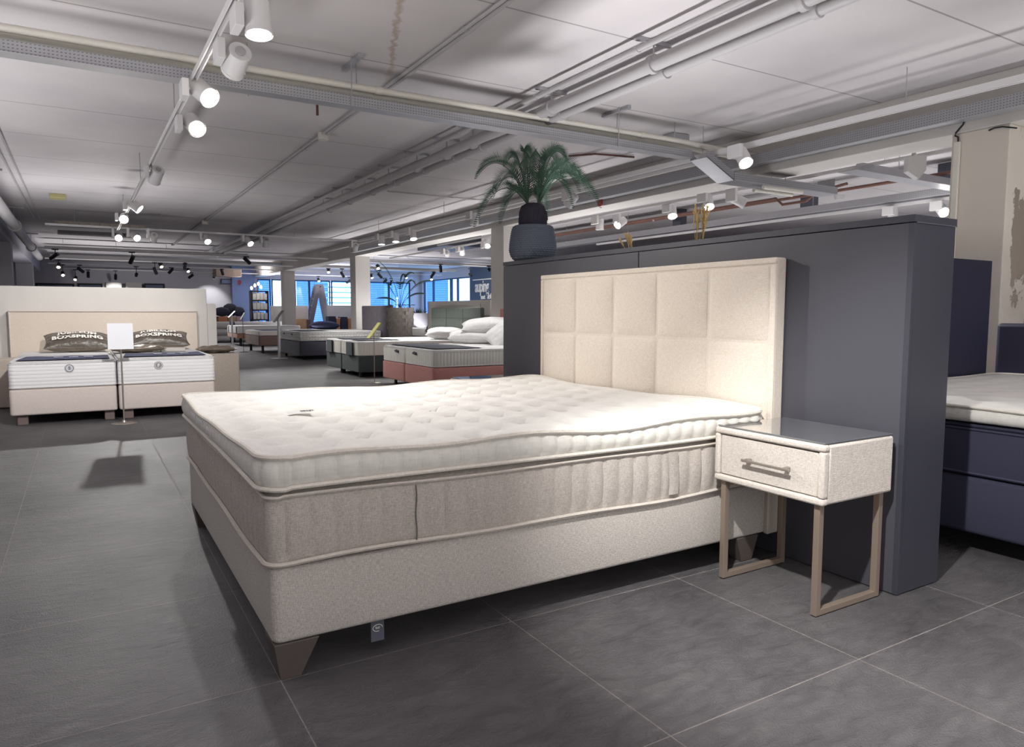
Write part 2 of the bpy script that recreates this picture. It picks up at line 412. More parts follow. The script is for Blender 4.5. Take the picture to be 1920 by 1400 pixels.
M['dkcover'] = plain('charcoal_cover', (66, 69, 80), .8)
M['greybase'] = fabric('grey_cloth', (92, 92, 104), None, 150, .0006)
M['brownbase'] = fabric('mauve_brown_cloth', (128, 106, 100), None, 150, .0006)
M['orangebase'] = fabric('terracotta_cloth', (188, 142, 120), None, 150, .0006)
M['white_side'] = ribbed('ribbed_white_ticking', (228, 226, 218), 'XY', .05, .008)
M['quilt_side'] = ribbed('quilted_white_ticking', (228, 227, 224), 'XY', .07, .012, cross=('Z', .07))
M['stripe_side'] = ribbed('striped_white_ticking', (240, 239, 240), 'Z', .034, .003)
M['navy'] = plain('navy_cotton', (58, 61, 86), .8)
M['dark_cush'] = plain('dark_cushion_cloth', (62, 64, 78), .85)
M['stone'] = plain('split_stone', (174, 167, 159), .85, noise=.12, nscale=18, bump=.004)
M['yellow'] = plain('lime_card', (214, 212, 104), .6)
M['white_card'] = plain('white_card', (246, 247, 252), .5)
M['glass_top'] = plain('smoked_glass', (110, 114, 117), .02, spec=.8)
M['glass_top'].node_tree.nodes['Principled BSDF'].inputs['Coat Weight'].default_value = 1.0
M['pot'] = plain('slate_blue_rope', (96, 103, 116), .8)
M['palm'] = plain('palm_green', (70, 97, 82), .6, noise=.12, nscale=6)
M['palm2'] = plain('leaf_green', (54, 84, 62), .6)
M['trunk'] = plain('dark_trunk', (52, 48, 60), .85, noise=.2, nscale=30, bump=.01)
M['wheat'] = plain('dried_straw', (204, 176, 122), .8)
M['red'] = plain('red_sign', (196, 58, 62), .5)
M['wood'] = plain('pale_oak', (196, 160, 124), .6, noise=.08, nscale=8)
M['orange_box'] = plain('orange_card', (206, 142, 104), .7)
M['ladder'] = plain('aluminium', (112, 108, 114), .6, metal=.0)
M['headgrey'] = plain('grey_velvet', (122, 116, 124), .8, noise=.10, nscale=7)
M['navybase'] = plain('ink_blue_cloth', (54, 55, 73), .8)
M['navypanel'] = plain('ink_blue_panel', (56, 57, 76), .5)
M['winframe'] = plain('window_frame_teal_black', (38, 62, 92), .5)
M['ext1'] = ribbed('blue_louvre_facade', (112, 152, 214), 'Z', .11, .06)
M['ext2'] = plain('pale_blue_facade', (150, 190, 235), .7)
M['bright'] = emit('bright_sky_glow', (240, 250, 255), 2.6)  # added glow standing in for bright sky outside the windows
M['blob'] = emit('street_lamp_glow', (240, 250, 255), 6.0)
def glass_mat():
    m, nt, b = mat('window_glass')
    nt.nodes.remove(b); out = nt.nodes['Material Output']
    tr = N(nt, 'ShaderNodeBsdfTransparent'); tr.inputs[0].default_value = (.86, .93, 1, 1)
    gl = N(nt, 'ShaderNodeBsdfGlossy'); gl.inputs['Roughness'].default_value = .02
    mx = N(nt, 'ShaderNodeMixShader'); mx.inputs[0].default_value = .06
    nt.links.new(tr.outputs[0], mx.inputs[1]); nt.links.new(gl.outputs[0], mx.inputs[2]); nt.links.new(mx.outputs[0], out.inputs[0])
    return m
M['pane'] = glass_mat()

# ------------------------------------------------------------------ the room
CE = 2.95
RX0, RX1, RY0, RY1 = -6.0, 13.2, -6.0, 29.0
struct('floor', MB().box(RX0, RX1, RY0, RY1, -.12, 0), M['floor'], 'dark slate tile floor with thin pale grout lines')
struct('ceiling', MB().box(RX0, RX1, RY0, RY1, CE, CE+.12), M['ceiling'], 'off white concrete ceiling with panel joints and a rust stain')
struct('wall_left', MB().box(RX0-.15, RX0, RY0, RY1, 0, CE), M['paint'], 'plain off white wall')
# solid wall behind the camera, without a window opening
struct('wall_back', MB().box(RX0, RX1, RY0-.2, RY0, 0, CE), M['paint'], 'off white shop front wall behind the viewer')
# far wall (y = 29) with the window band from x 5.9 to 12.6
wf = MB().box(RX0, 5.85, RY1, RY1+.2, 0, CE).box(12.7, RX1, RY1, RY1+.2, 0, CE).box(5.85, 12.7, RY1, RY1+.2, 0, .3).box(5.85, 12.7, RY1, RY1+.2, 2.46, CE)
struct('wall_far', wf, M['paint_grey'], 'pale lilac far wall around the window band')
# right wall (x = 13.2): windows from y 24.1 to 28.9, slate blue wall before them
wr = MB().box(RX1, RX1+.2, RY0, 24.0, 0, CE).box(RX1, RX1+.2, 28.75, RY1, 0, CE).box(RX1, RX1+.2, 24.0, 28.75, 0, .3).box(RX1, RX1+.2, 24.0, 28.75, 2.55, CE)
struct('wall_right', wr, M['paint_grey'], 'pale side wall beyond the beam')
struct('trim_2', MB().box(13.185, 13.198, 19.5, 24.0, 0, CE-.003), M['wall_dark'], 'slate blue wall panel with white lettering')
struct('trim_1', MB().box(4.82, 5.7, 28.75, 28.995, 0.0, CE-.003), M['wall_blue_spill'], 'wall pier beside the far windows, blue window light put into its colour')

def window(n, lo, hi, axis, c, z0, z1, label, mull=()):
    """window frame with mullions and a pane, in the opening lo..hi along the axis"""
    t = .05
    m = MB()
    def b(a0, a1, zz0, zz1, d0=.06, d1=.14):
        if axis == 'x': m.box(a0, a1, c+d0, c+d1, zz0, zz1)
        else: m.box(c+d0, c+d1, a0, a1, zz0, zz1)
    b(lo, hi, z0, z0+t); b(lo, hi, z1-t, z1); b(lo, lo+t, z0+t, z1-t); b(hi-t, hi, z0+t, z1-t)
    for mm in mull: b(mm-.04, mm+.04, z0+t, z1-t)
    f = m.build('window_%d' % n, M['winframe'], None, smooth=False); tag(f, label, None, None, 'structure')
    p = MB()
    if axis == 'x': p.box(lo+t, hi-t, c+.095, c+.105, z0+t, z1-t)
    else: p.box(c+.095, c+.105, lo+t, hi-t, z0+t, z1-t)
    p.build('pane', M['pane'], f, smooth=False)
    return f
window(1, 5.85, 6.40, 'x', RY1, .3, 2.46, 'narrow window beside the wire shelf')
window(2, 6.44, 7.36, 'x', RY1, .3, 2.46, 'bright window beside the shaded column', )
window(3, 7.40, 8.94, 'x', RY1, .3, 2.46, 'window pair behind the stepladder', (8.02,))
window(4, 8.98, 10.1, 'x', RY1, .3, 2.46, 'bright slatted window right of the stepladder')
window(5, 10.14, 12.7, 'x', RY1, .3, 2.46, 'wide window behind the palm in the stone pot', (11.66,))
window(6, 25.95, 28.75, 'y', RX1, .3, 2.55, 'side wall window with street lights beyond', (27.75,))
window(7, 24.0, 25.9, 'y', RX1, .3, 2.55, 'side wall window next to the lettered wall', (25.3,))
# outside: facades across the street
e = MB().box(6.2, 19, 38, 39, 0, 6.5).build('exterior_facade', M['ext1'], None, smooth=False); tag(e, 'blue louvred facade across the street', None, None, 'structure')
e = MB().box(22, 23, 20, 37, 0, 6.5).build('exterior_facade', M['ext2'], None, smooth=False); tag(e, 'pale blue facade across the side street', None, None, 'structure')
tag(MB().box(7.55, 8.72, 34, 34.1, 0.8, 3.4).build('sky_glow_panel', M['bright'], None, smooth=False), 'added glowing panel for bright sky outside the narrow bright window', 'board')
tag(MB().box(10.35, 11.55, 34, 34.1, 1.0, 3.4).build('sky_glow_panel', M['bright'], None, smooth=False), 'added glowing panel for bright sky outside the slatted window', 'board')
bl = MB()
for k in range(9): bl.box(9.9, 12.0, 33.6, 33.63, 1.0+k*.26, 1.0+k*.26+.07)
tag(bl.build('window_8', M['ext2'], None, smooth=False), 'pale slats across the bright window', None, None, 'structure')
lamp_n = 0
for (yy, zz, lb) in ((35.2, 1.9, 'small glowing street light low beyond the side window'), (34.3, 1.95, 'glowing street light pair member nearer the lettered wall'), (29.4, 2.6, 'single glowing street light beyond the window next to the lettered wall')):
    tag(MB().lathe([(.02,-.12),(.14,-.06),(.16,.02),(.08,.1),(.02,.13)], (21.2, yy, zz), 10).cyl((21.2, yy, 0), (21.2, yy, zz-.12), .02, 6).build('street_light', M['blob'], None), lb, 'street light', None)
tag(MB().lathe([(.02,-.06),(.06,-.02),(.06,.02),(.02,.06)], (15.4, 37.4, 1.9), 10).cyl((15.4, 37.4, 0), (15.4, 37.4, 1.8), .02, 6).build('street_light', M['blob'], None), 'glowing street light behind the potted palm', 'street light')

# columns and beams
cy0 = [.75, 8.45, 16.1, 23.85]
for k, y in enumerate(cy0):
    lb = ['off white column with peeling plaster beside the dark panel', 'off white column behind the white pillows', 'off white column between the far beds', 'off white column beside the bright window'][k]
    struct('column', MB().box(5.7, 6.1, y, y+.43, 0, 2.54), M['column'] if k == 0 else M['paint'], lb, bevel=.008)
struct('beam', MB().box(5.7, 6.1, RY0, RY1, 2.54, CE), M['paint'], 'off white concrete beam over the column row', bevel=.008)
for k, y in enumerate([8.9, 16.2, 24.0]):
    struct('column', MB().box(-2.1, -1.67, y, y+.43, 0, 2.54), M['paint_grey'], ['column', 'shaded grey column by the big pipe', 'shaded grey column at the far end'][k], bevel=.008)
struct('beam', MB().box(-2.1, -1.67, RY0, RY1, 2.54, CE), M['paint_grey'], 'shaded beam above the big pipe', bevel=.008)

# ------------------------------------------------------------------ soft slabs (mattresses)
def perim(x0, x1, y0, y1, r, step):
    pts = []
    def line(ax, ay, bx, by, nx, ny):
        n = max(1, int(math.hypot(bx-ax, by-ay)/step))
        for i in range(n): pts.append((ax+(bx-ax)*i/n, ay+(by-ay)*i/n, nx, ny))
    def arc(cx, cy, a0):
        n = max(4, int(r*PI/2/step))
        for i in range(n):
            a = a0+PI/2*i/n
            pts.append((cx+r*math.cos(a), cy+r*math.sin(a), math.cos(a), math.sin(a)))
    line(x0+r, y0, x1-r, y0, 0, -1); arc(x1-r, y0+r, -PI/2)
    line(x1, y0+r, x1, y1-r, 1, 0); arc(x1-r, y1-r, 0)
    line(x1-r, y1, x0+r, y1, 0, 1); arc(x0+r, y1-r, PI/2)
    line(x0, y1-r, x0, y0+r, -1, 0); arc(x0+r, y0+r, PI)
    out = []; s = 0
    for i, p in enumerate(pts):
        if i: s += math.hypot(p[0]-pts[i-1][0], p[1]-pts[i-1][1])
        out.append((p[0], p[1], p[2], p[3], s))
    return out

def soft_box(name, x0, x1, y0, y1, z0, z1, m, parent=None, r=.05, edge=.02, step=.05, dome=.0):
    P = perim(x0, x1, y0, y1, r, step)
    prof = [(-edge, 0)] + [(-edge+edge*math.sin(a), edge-edge*math.cos(a)) for a in (PI/6, PI/3, PI/2)]
    loops = [[(x+nx*o, y+ny*o, z0+h) for (x, y, nx, ny, s) in P] for o, h in prof]
    loops += [[(x+nx*o, y+ny*o, z1-h) for (x, y, nx, ny, s) in P] for o, h in reversed(prof)]
    if dome:
        cx, cy = (x0+x1)/2, (y0+y1)/2
        for t in (.15, .4, .7):
            loops.append([(cx+(x-nx*edge-cx)*(1-t), cy+(y-ny*edge-cy)*(1-t), z1+dome*math.sin(t*PI/2)) for (x, y, nx, ny, s) in P])
    return MB().loops(loops).build(name, m, parent)

def piping(P, off, z, r, zw=None, n=6):
    return MB().tube([(x+nx*off, y+ny*off, z+(zw(s, x, y) if zw else 0)) for (x, y, nx, ny, s) in P], r, n, closed=True)

# ------------------------------------------------------------------ the main bed
bed = empty('box_spring_bed', (-.022, -.016, 0), 'wide oatmeal linen box spring bed with padded cream headboard', 'bed')
BX0, BX1, BY0, BY1 = -.022, 2.115, -.016, 1.84
soft_box('base', BX0, BX1, BY0, BY1, .118, .345, M['linen'], bed, r=.028, edge=.014, step=.04)
def leg(x, y, sx, sy):
    t = .135; bt = .062
    pts = []
    for (z, w) in ((0, bt), (.117, t)):
        ox, oy = (.022, .018) if z == 0 else (0.002, 0.002)
        for (i, j) in ((0, 0), (1, 0), (1, 1), (0, 1)):
            pts.append((x+sx*(ox+i*w), y+sy*(oy+j*w), z))
    return MB().quad_box(pts)
for (x, y, sx, sy) in ((BX0, BY0, 1, 1), (BX0, BY1, 1, -1), (BX1-.05, BY0, -1, 1), (BX1-.05, BY1, -1, -1)):
    leg(x, y, sx, sy).build('leg', M['leg_brown'], bed, smooth=False, bevel=.003)
# headboard: border frame, then a field of 5 x 2 padded squares
hx0, hx1, hy0, hy1, hz0, hz1 = 2.123, 2.190, -.016, 1.84, .105, 1.331
hb = MB().box(hx0+.004, hx1, hy0, hy1, hz0, hz1).build('headboard', M['linen_head'], bed, smooth=True, bevel=.008)
bw = .028
fr = MB()
for (a0, a1, b0, b1) in ((hy0, hy1, hz1-bw, hz1), (hy0, hy0+bw, hz0, hz1-bw), (hy1-bw, hy1, hz0, hz1-bw)):
    fr.box(hx0-.002, hx0+.012, a0, a1, b0, b1)
fr.build('headboard_border', M['linen_head'], bed, bevel=.006)
def cushion(u, v):
    y = hy0+bw+.001+(hy1-hy0-2*bw-.002)*u; z = .30+(hz1-bw-.001-.30)*v
    uu = (u*5) % 1.0 if u < 1 else 1.0
    zs = .962
    vv = (z-zs)/(hz1-bw-zs) if z >= zs else (z-.55)/(zs-.55)
    vv = min(max(vv, 0), 1)
    if z < .58: vv = .5
    a_, b_ = abs(2*uu-1), abs(2*vv-1)
    h = (max(0, 1-a_**14)*max(0, 1-b_**14))**.5*(.35+.65*(1-a_**2.2)*(1-b_**2.6))
    return (hx0+.010-.028*h, y, z)
MB().grid(cushion, 220, 140).build('headboard_padding', M['linen_head'], bed, angle=180)
# woven care tag hanging below the base
tg = MB().box(.288, .332, .020, .022, .040, .117).build('care_tag', plain('grey_tag', (92, 94, 106), .7), bed, smooth=False)
tl = MB()
tl.tube([(.310+.016*math.cos(a), .0185, .084+.011*math.sin(a)) for a in [i*2*PI/24 for i in range(20)]], .0011, 5)
tt = MB()
for k, h_ in enumerate((.009, .006, .006, .008)): tt.box(.3035+k*.0037, .3052+k*.0037, .0186, .0192, .0805, .0805+h_)
b0 = len(tl.v); tl.v += tt.v; tl.f += [tuple(i+b0 for i in f) for f in tt.f]
tl.build('tag_print', M['letter'], tg, smooth=False, fix=False)

# mattress (greige, ribbed border with piping)
MX0, MX1, MY0, MY1 = -.030, 2.090, -.024, 1.848
mat_ = empty('mattress', (MX0, MY0, .349), 'greige pocket spring mattress with ribbed border on the oatmeal base', 'mattress')
P = perim(MX0, MX1, MY0, MY1, .05, .0085)
def wv(s, x, y): return .006*math.sin(s*3.1+.6)+.004*math.sin(s*7.3)
def wt(s, x, y): return .004*math.sin(s*2.3+2)+.003*math.sin(s*6.1+1)
TOT = P[-1][4]
def rib(s, x, y, nx, ny):
    amp = .012
    if ny < -.5 and x < .44: amp = .010            # the flat handle flap near the foot corner
    elif ny < -.5 and x < .75: amp = .011
    q = abs(math.sin(PI*s/.073))**.45
    return amp*(q-1)
loops = []
zb, zt_ = .357, .553
NZ = 12
for k in range(NZ+1):
    t = k/NZ
    L = []
    for (x, y, nx, ny, s) in P:
        z = zb+wv(s, x, y)*(1-t)+(zt_-zb)*t+wt(s, x, y)*t
        o = -.006+.012*math.sin(PI*t)**.6 + rib(s, x, y, nx, ny)*min(1, math.sin(PI*t)*2.5)
        L.append((x+nx*o, y+ny*o, z))
    loops.append(L)
loops.insert(0, [(x-nx*.03, y-ny*.03, .350) for (x, y, nx, ny, s) in P])
loops.append([(x-nx*.02, y-ny*.02, zt_+.010+wt(s, x, y)*.6) for (x, y, nx, ny, s) in P])
loops.append([(x-nx*.05, y-ny*.05, .570) for (x, y, nx, ny, s) in P])
MB().loops(loops).build('body', M['linen_grey'], mat_, angle=50)
piping(P[::2], .002, zb-.001, .0075, wv).build('piping', M['piping_g'], mat_)
piping(P[::2], .000, zt_+.002, .006, wt).build('piping', M['piping_g'], mat_)
st = MB()
st.grid(lambda u, v: (1.50+.052*u+.004*math.sin(v*5), MY0-.014-.004*math.sin(PI*u), .372+.172*v), 6, 10)
st.build('handle_strap', M['linen_grey'], mat_, angle=180)
MB().tube([(.426+.002*math.sin(k), MY0-.0085, .368+k*.0178) for k in range(11)], .0022, 6).build('side_seam', plain('seam_grey', (112, 108, 104), .9), mat_)

# topper (white, tufted)
TX0, TX1, TY0, TY1 = -.045, 2.085, -.030, 1.852
top = empty('mattress_topper', (TX0, TY0, .572), 'white tufted topper mattress lying on the greige mattress', 'topper')
P = perim(TX0, TX1, TY0, TY1, .085, .0095)
def droop(x, y):
    d = 0
    if y < .25: d += -.012*math.exp(-((x-.28)/.25)**2)*(1-y/.25)
    d += .010*math.exp(-(((x-.03)**2+(y-.0)**2)/.02))*0
    return d
def wtop(s, x, y): return .007*math.sin(s*3.4+.3)+.004*math.sin(s*8.2+1.2)+.004*math.sin(x*9+y*4)
def wbot(s, x, y): return .004*math.sin(s*2.7+1.1)
tufts = []
for i in range(-1, 15):
    for j in range(-1, 12):
        tx = .045+i*.158; ty = .04+j*.19+(.095 if i % 2 else 0)
        tx += random.uniform(-.012, .012); ty += random.uniform(-.012, .012)
        if TX0+.06 < tx < TX1-.06 and TY0+.05 < ty < TY1-.05: tufts.append((tx, ty, random.uniform(.8, 1.25)))
tg_ = {}
for t in tufts: tg_.setdefault((int(t[0]/.2+5), int(t[1]/.2+5)), []).append(t)
def ztop(x, y):
    h = 0
    cx, cy = int(x/.2+5), int(y/.2+5)
    for i in (-1, 0, 1):
        for j in (-1, 0, 1):
            for (tx, ty, a) in tg_.get((cx+i, cy+j), ()):
                dx, dy = x-tx, y-ty; d = math.hypot(dx, dy)
                if d < .16:
                    h -= a*.017*math.exp(-(d*d/(d+.008))/.024)+a*.014*math.exp(-(d/.065)**2)
                    # creases running out of the tuft along the stitch diagonals
                    if d > 1e-4:
                        an = math.atan2(dy, dx)
                        cr = max(0, math.cos(4*(an-.85)))**10
                        h -= a*.0105*cr*math.exp(-d/.045)*min(1, d/.012)
    h += .0016*math.sin(x*13+1.7*math.sin(y*5))*math.sin(y*11+x*3)
    return h
loops = []
zb, zt_ = .583, .663
for k in range(9):
    t = k/8
    L = []
    for (x, y, nx, ny, s) in P:
        z = zb+wbot(s, x, y)*(1-t)+(zt_-zb)*t+wtop(s, x, y)*t
        q = abs(math.sin(PI*s/.0665))**.4
        o = -.006+.016*math.sin(PI*t)**.7 + .011*(q-1)*min(1, math.sin(PI*t)*2.5)
        L.append((x+nx*o, y+ny*o, z))
    loops.append(L)
loops.insert(0, [(x-nx*.04, y-ny*.04, .5735) for (x, y, nx, ny, s) in P])
MB().loops(loops, cap_top=False).build('side_border', M['ticking_side'], top, angle=60)
cx, cy = (TX0+TX1)/2, (TY0+TY1)/2
loops = []
NR = 84
for k in range(NR):
    t = (k/NR)
    L = []
    for (x, y, nx, ny, s) in P:
        ex, ey = x-nx*.004, y-ny*.004
        px, py = cx+(ex-cx)*(1-t*.985), cy+(ey-cy)*(1-t*.985)
        dist = min(px-TX0, TX1-px, py-TY0, TY1-py)
        e_ = min(1, max(0, dist)/.05)
        z = (zt_+.002+wtop(s, x, y))*(1-min(1, dist/.12))+(.672)*min(1, dist/.12)
        L.append((px, py, z + .008*math.sin(e_*PI/2) + ztop(px, py)*e_))
    loops.append(L)
MB().loops(loops, cap_bottom=False).build('tufted_cover', M['ticking'], top, angle=180)
piping(P[::2], .001, zt_+.003, .0085, wtop, 7).build('piping', M['piping'], top)
piping(P[::2], .002, zb-.001, .0075, wbot, 7).build('piping', M['piping'], top)
# row of breathing eyelets and a zipped edge on the foot side
for (y0_, n_) in ((1.40, 3), (1.22, 4), (.93, 3)):
    for k in range(n_):
        yy = y0_-.045*k
        MB().cyl((TX0-.008, yy, .626), (TX0-.0125, yy, .626), .015, 12).build('eyelet', M['white_metal'], top)
# care label printed in black on a small white flap
lbl = MB().grid(lambda u, v: (.235+.10*u, .80+.07*v, .684+.003*math.sin(u*3)), 4, 3).build('care_label', M['pure_white'], top, angle=180)
tx = MB()
for (u0, u1, v0, v1) in ((0, .008, 0, .022), (.010, .020, .012, .022), (.010, .020, 0, .006), (.024, .030, 0, .022), (.034, .052, .014, .022), (.034, .040, 0, .012), (.046, .052, 0, .012)):
    tx.box(.290+u0, .290+u1, .822+v0, .822+v1, .6880, .6888)
tx.build('label_print', M['black'], lbl, smooth=False, fix=False)

# ------------------------------------------------------------------ bedside table
def bedside(loc, label, group):
    r = empty('bedside_table', loc, label, 'bedside table', group)
    ox, oy = loc[0], loc[1]
    x0, x1, y0, y1, z0, z1 = 1.732, 2.150, -.557, -.054, .413, .631
    def T(o): return o
    t = .026
    body = MB().box(x0+.03, x1, y0+.001, y1-.001, z0+.001, z1-.001)
    body.build('body', M['linen_stand'], r, bevel=.01)
    fr = MB()
    rr = .013
    # rounded upholstered rim round the drawer
    for (a, b) in (((y0+rr, z1-rr), (y1-rr, z1-rr)), ((y0+rr, z0+rr), (y1-rr, z0+rr)), ((y0+rr, z0+rr), (y0+rr, z1-rr)), ((y1-rr, z0+rr), (y1-rr, z1-rr))):
        if a[1] == b[1]: fr.box(x0, x0+.035, a[0]-rr, b[0]+rr, a[1]-rr, a[1]+rr)
        else: fr.box(x0+.0005, x0+.035, a[0]-rr+.0005, a[0]+rr, a[1]+rr-.001, b[1]-rr+.001)
    fr.build('front_rim', M['linen_stand'], r, bevel=.0095, seg=4)
    d = MB().box(x0+.010, x0+.029, y0+2*rr+.003, y1-2*rr-.003, z0+2*rr+.003, z1-2*rr-.005).build('drawer', M['linen_stand'], r, bevel=.003)
    h = MB()
    hy0_, hy1_, hz = -.418, -.218, .520
    h.box(x0-.020, x0-.012, hy0_-.01, hy1_+.01, hz-.005, hz+.005)
    for yy in (hy0_+.012, hy1_-.012): h.box(x0-.013, x0+.012, yy-.008, yy+.008, hz-.006, hz+.008)
    h.build('handle', M['steel'], d, bevel=.0015)
    MB().box(x0+.012, x1-.004, y0+.006, y1-.006, z1+.001, z1+.007).build('glass_top', M['glass_top'], r, smooth=False, bevel=.0015)
    for (ya, yb) in ((-.534, -.510), (-.101, -.077)):
        g = MB()
        g.box(1.752, 1.777, ya, yb, 0.004, z0+.004).box(2.108, 2.133, ya, yb, .004, z0+.004).box(1.777, 2.108, ya, yb, .004, .026)
        g.build('leg_frame', M['bronze'], r, smooth=False, bevel=.0015)
        f_ = MB().box(1.755, 1.773, ya+.003, yb-.003, 0, .004).box(2.112, 2.130, ya+.003, yb-.003, 0, .004)
        f_.build('foot_pad', M['black'], r, smooth=False)
    return r
ns = bedside((1.94, -.3, 0), 'pale linen bedside table with glass top standing before the end of the dark divider', 'bedside tables of the oatmeal bed')
dup(ns, (1.94, 2.155, 0), 'bedside table mostly hidden behind the far side of the tufted topper')

# ------------------------------------------------------------------ dark room divider
dv = empty('room_divider', (2.2, .94, 0), 'tall anthracite divider wall behind the padded headboard', 'divider')
dx0, dx1 = 2.194, 2.480
for (a, b) in ((-.548, .961), (.967, 2.447)):
    MB().box(dx0, dx0+.022, a, b, .004, 1.425).build('panel', M['slate'], dv, smooth=False, bevel=.0015)
MB().box(dx1-.022, dx1, -.548, 2.447, .004, 1.425).build('rear_panel', M['slate'], dv, smooth=False)
MB().box(dx0+.002, dx1-.002, -.567, -.549, .004, 1.425).build('end_panel', M['slate2'], dv, smooth=False, bevel=.0015)
MB().box(dx0-.001, dx0+.016, -.569, -.5485, .004, 1.425).build('corner_post', M['slate2'], dv, smooth=False, bevel=.001)
MB().box(dx0+.022, dx1-.022, 2.43, 2.447, .004, 1.425).build('end_panel', M['slate2'], dv, smooth=False)
MB().box(dx0-.002, dx1+.002, -.570, 2.449, 1.428, 1.455).build('top_cap', M['slate2'], dv, smooth=False, bevel=.0015)
MB().box(dx0+.01, dx1, -.5715, -.570, 1.4245, 1.4285).build('edge_strip', M['metal_edge'], dv, smooth=False)

# ------------------------------------------------------------------ palm in a rope pot
pl = empty('potted_palm', (2.335, 2.27, 1.455), 'sago palm with arching fronds in a slate blue woven pot on the dark divider', 'potted plant')
c0 = (2.335, 2.27, 1.455)
prof = [(.118, 0), (.140, .012), (.160, .04), (.170, .075), (.168, .12), (.161, .17), (.153, .215), (.146, .238), (.132, .252), (.114, .253), (.108, .243)]
fine = []
for k in range(len(prof)-1):
    for q in range(10):
        t = q/10
        fine.append((prof[k][0]*(1-t)+prof[k+1][0]*t, prof[k][1]*(1-t)+prof[k+1][1]*t))
fine.append(prof[-1])
MB().lathe(fine, c0, 180, wob=lambda t, z: .0022*math.sin(t*44+(z//.015)*PI)+.0024*math.sin(z*2*PI/.015)).build('pot', M['pot'], pl, angle=180)
MB().lathe([(.097, .235), (.099, .27), (.102, .30), (.098, .35), (.080, .39), (.05, .41), (.01, .415)], c0, 30, wob=lambda t, z: .005*math.sin(t*11+z*90)).build('trunk', M['trunk'], pl)
crown = Vector((2.335, 2.27, 1.455+.405))
RT = Vector((.8575, -.5146, 0)); DP = Vector((.5146, .8575, 0))   # across / away
def frond(tip_s, tip_d, tip_z, apex, wid=.098, n=52):
    m = MB()
    p0 = crown+RT*(.035*(1 if tip_s > 0 else -1))+Vector((0, 0, -.01)); p2 = crown+RT*tip_s+DP*tip_d+Vector((0, 0, tip_z))
    p1 = crown+RT*(tip_s*.55)+DP*(tip_d*.55)+Vector((0, 0, apex))
    path = []
    for k in range(n+1):
        t = k/n
        path.append(p0*(1-t)**2+p1*2*t*(1-t)+p2*t*t)
    m.tube(path, lambda k: .0045*(1-k/n*.8), 5)
    for k in range(4, n+1):
        tn = (path[min(k+1, n)]-path[k-1]).normalized()
        side = tn.cross(Vector((0, 0, 1)))
        if side.length < .1: side = RT.copy()
        side.normalize(); up = side.cross(tn).normalized()
        w = wid*math.sin(PI*min(1, (k/n)*.84+.13))**.7*random.uniform(.92, 1.08)
        for sg in (-1, 1):
            b = path[k]; tipv = b+side*sg*w*.62+up*w*.72+tn*w*.45
            mid = b.lerp(tipv, .45)+up*.004
            i = len(m.v)
            m.v += [tuple(b-tn*.0012), tuple(b+tn*.0012), tuple(mid+tn*.0032), tuple(tipv), tuple(mid-tn*.0032)]
            m.f.append((i, i+1, i+2, i+3, i+4))
    return m
FR = [(-.40, -.05, .17, .46), (-.415, .05, -.15, .30), (-.225, -.12, -.15, .22), (-.20, .18, .30, .50), (-.07, -.10, .345, .42), (-.02, .16, .35, .42),
      (.17, .12, .30, .50), (.22, -.10, .29, .50), (.36, .05, .14, .48), (.47, -.05, -.03, .40), (.27, -.12, -.04, .36), (.10, .22, -.13, .25), (.42, .25, .10, .44),
      (.06, -.28, .22, .42), (-.30, .30, .06, .42), (.02, -.30, .02, .36), (-.14, -.28, .10, .40), (.30, -.25, .05, .42)]
for f in FR: frond(*f).build('frond', M['palm'], pl, smooth=False, fix=False)

# dried grass bunches on the divider top
def wheat(x, y, z, h, n, label, leanr, lean2=0):
    m = MB(); 
    for k in range(n):
        a = random.uniform(-1, 1); b = random.uniform(-1, 1)
        base = Vector((x+a*.02, y+b*.03, z)); tp = base+Vector((random.uniform(-.02, .02), leanr+b*.02, h*random.uniform(.7, 1.0)))
        md = base.lerp(tp, .5)+Vector((random.uniform(-.01, .01), random.uniform(-.012, .012), 0))
        pth = [base, base.lerp(md, .5), md, md.lerp(tp, .5), tp]
        m.tube(pth, .0016, 4)
        for q in range(7):
            e0 = md.lerp(tp, q/7.0+.1)
            e1 = e0+Vector((random.uniform(-.008, .008), random.uniform(-.011, .011), .018))
            m.cyl(e0, e1, .0045, 5, .0008)
    return tag(m.build('dried_grass_bunch', M['wheat'], None), label, 'dried grass')
wheat(2.43, .735, 1.4555, .215, 16, 'tall bunch of dried grass standing on the dark divider', -.01)
wheat(2.43, 1.30, 1.4555, .115, 9, 'short bunch of dried grass near the panel joint of the dark divider', .06)

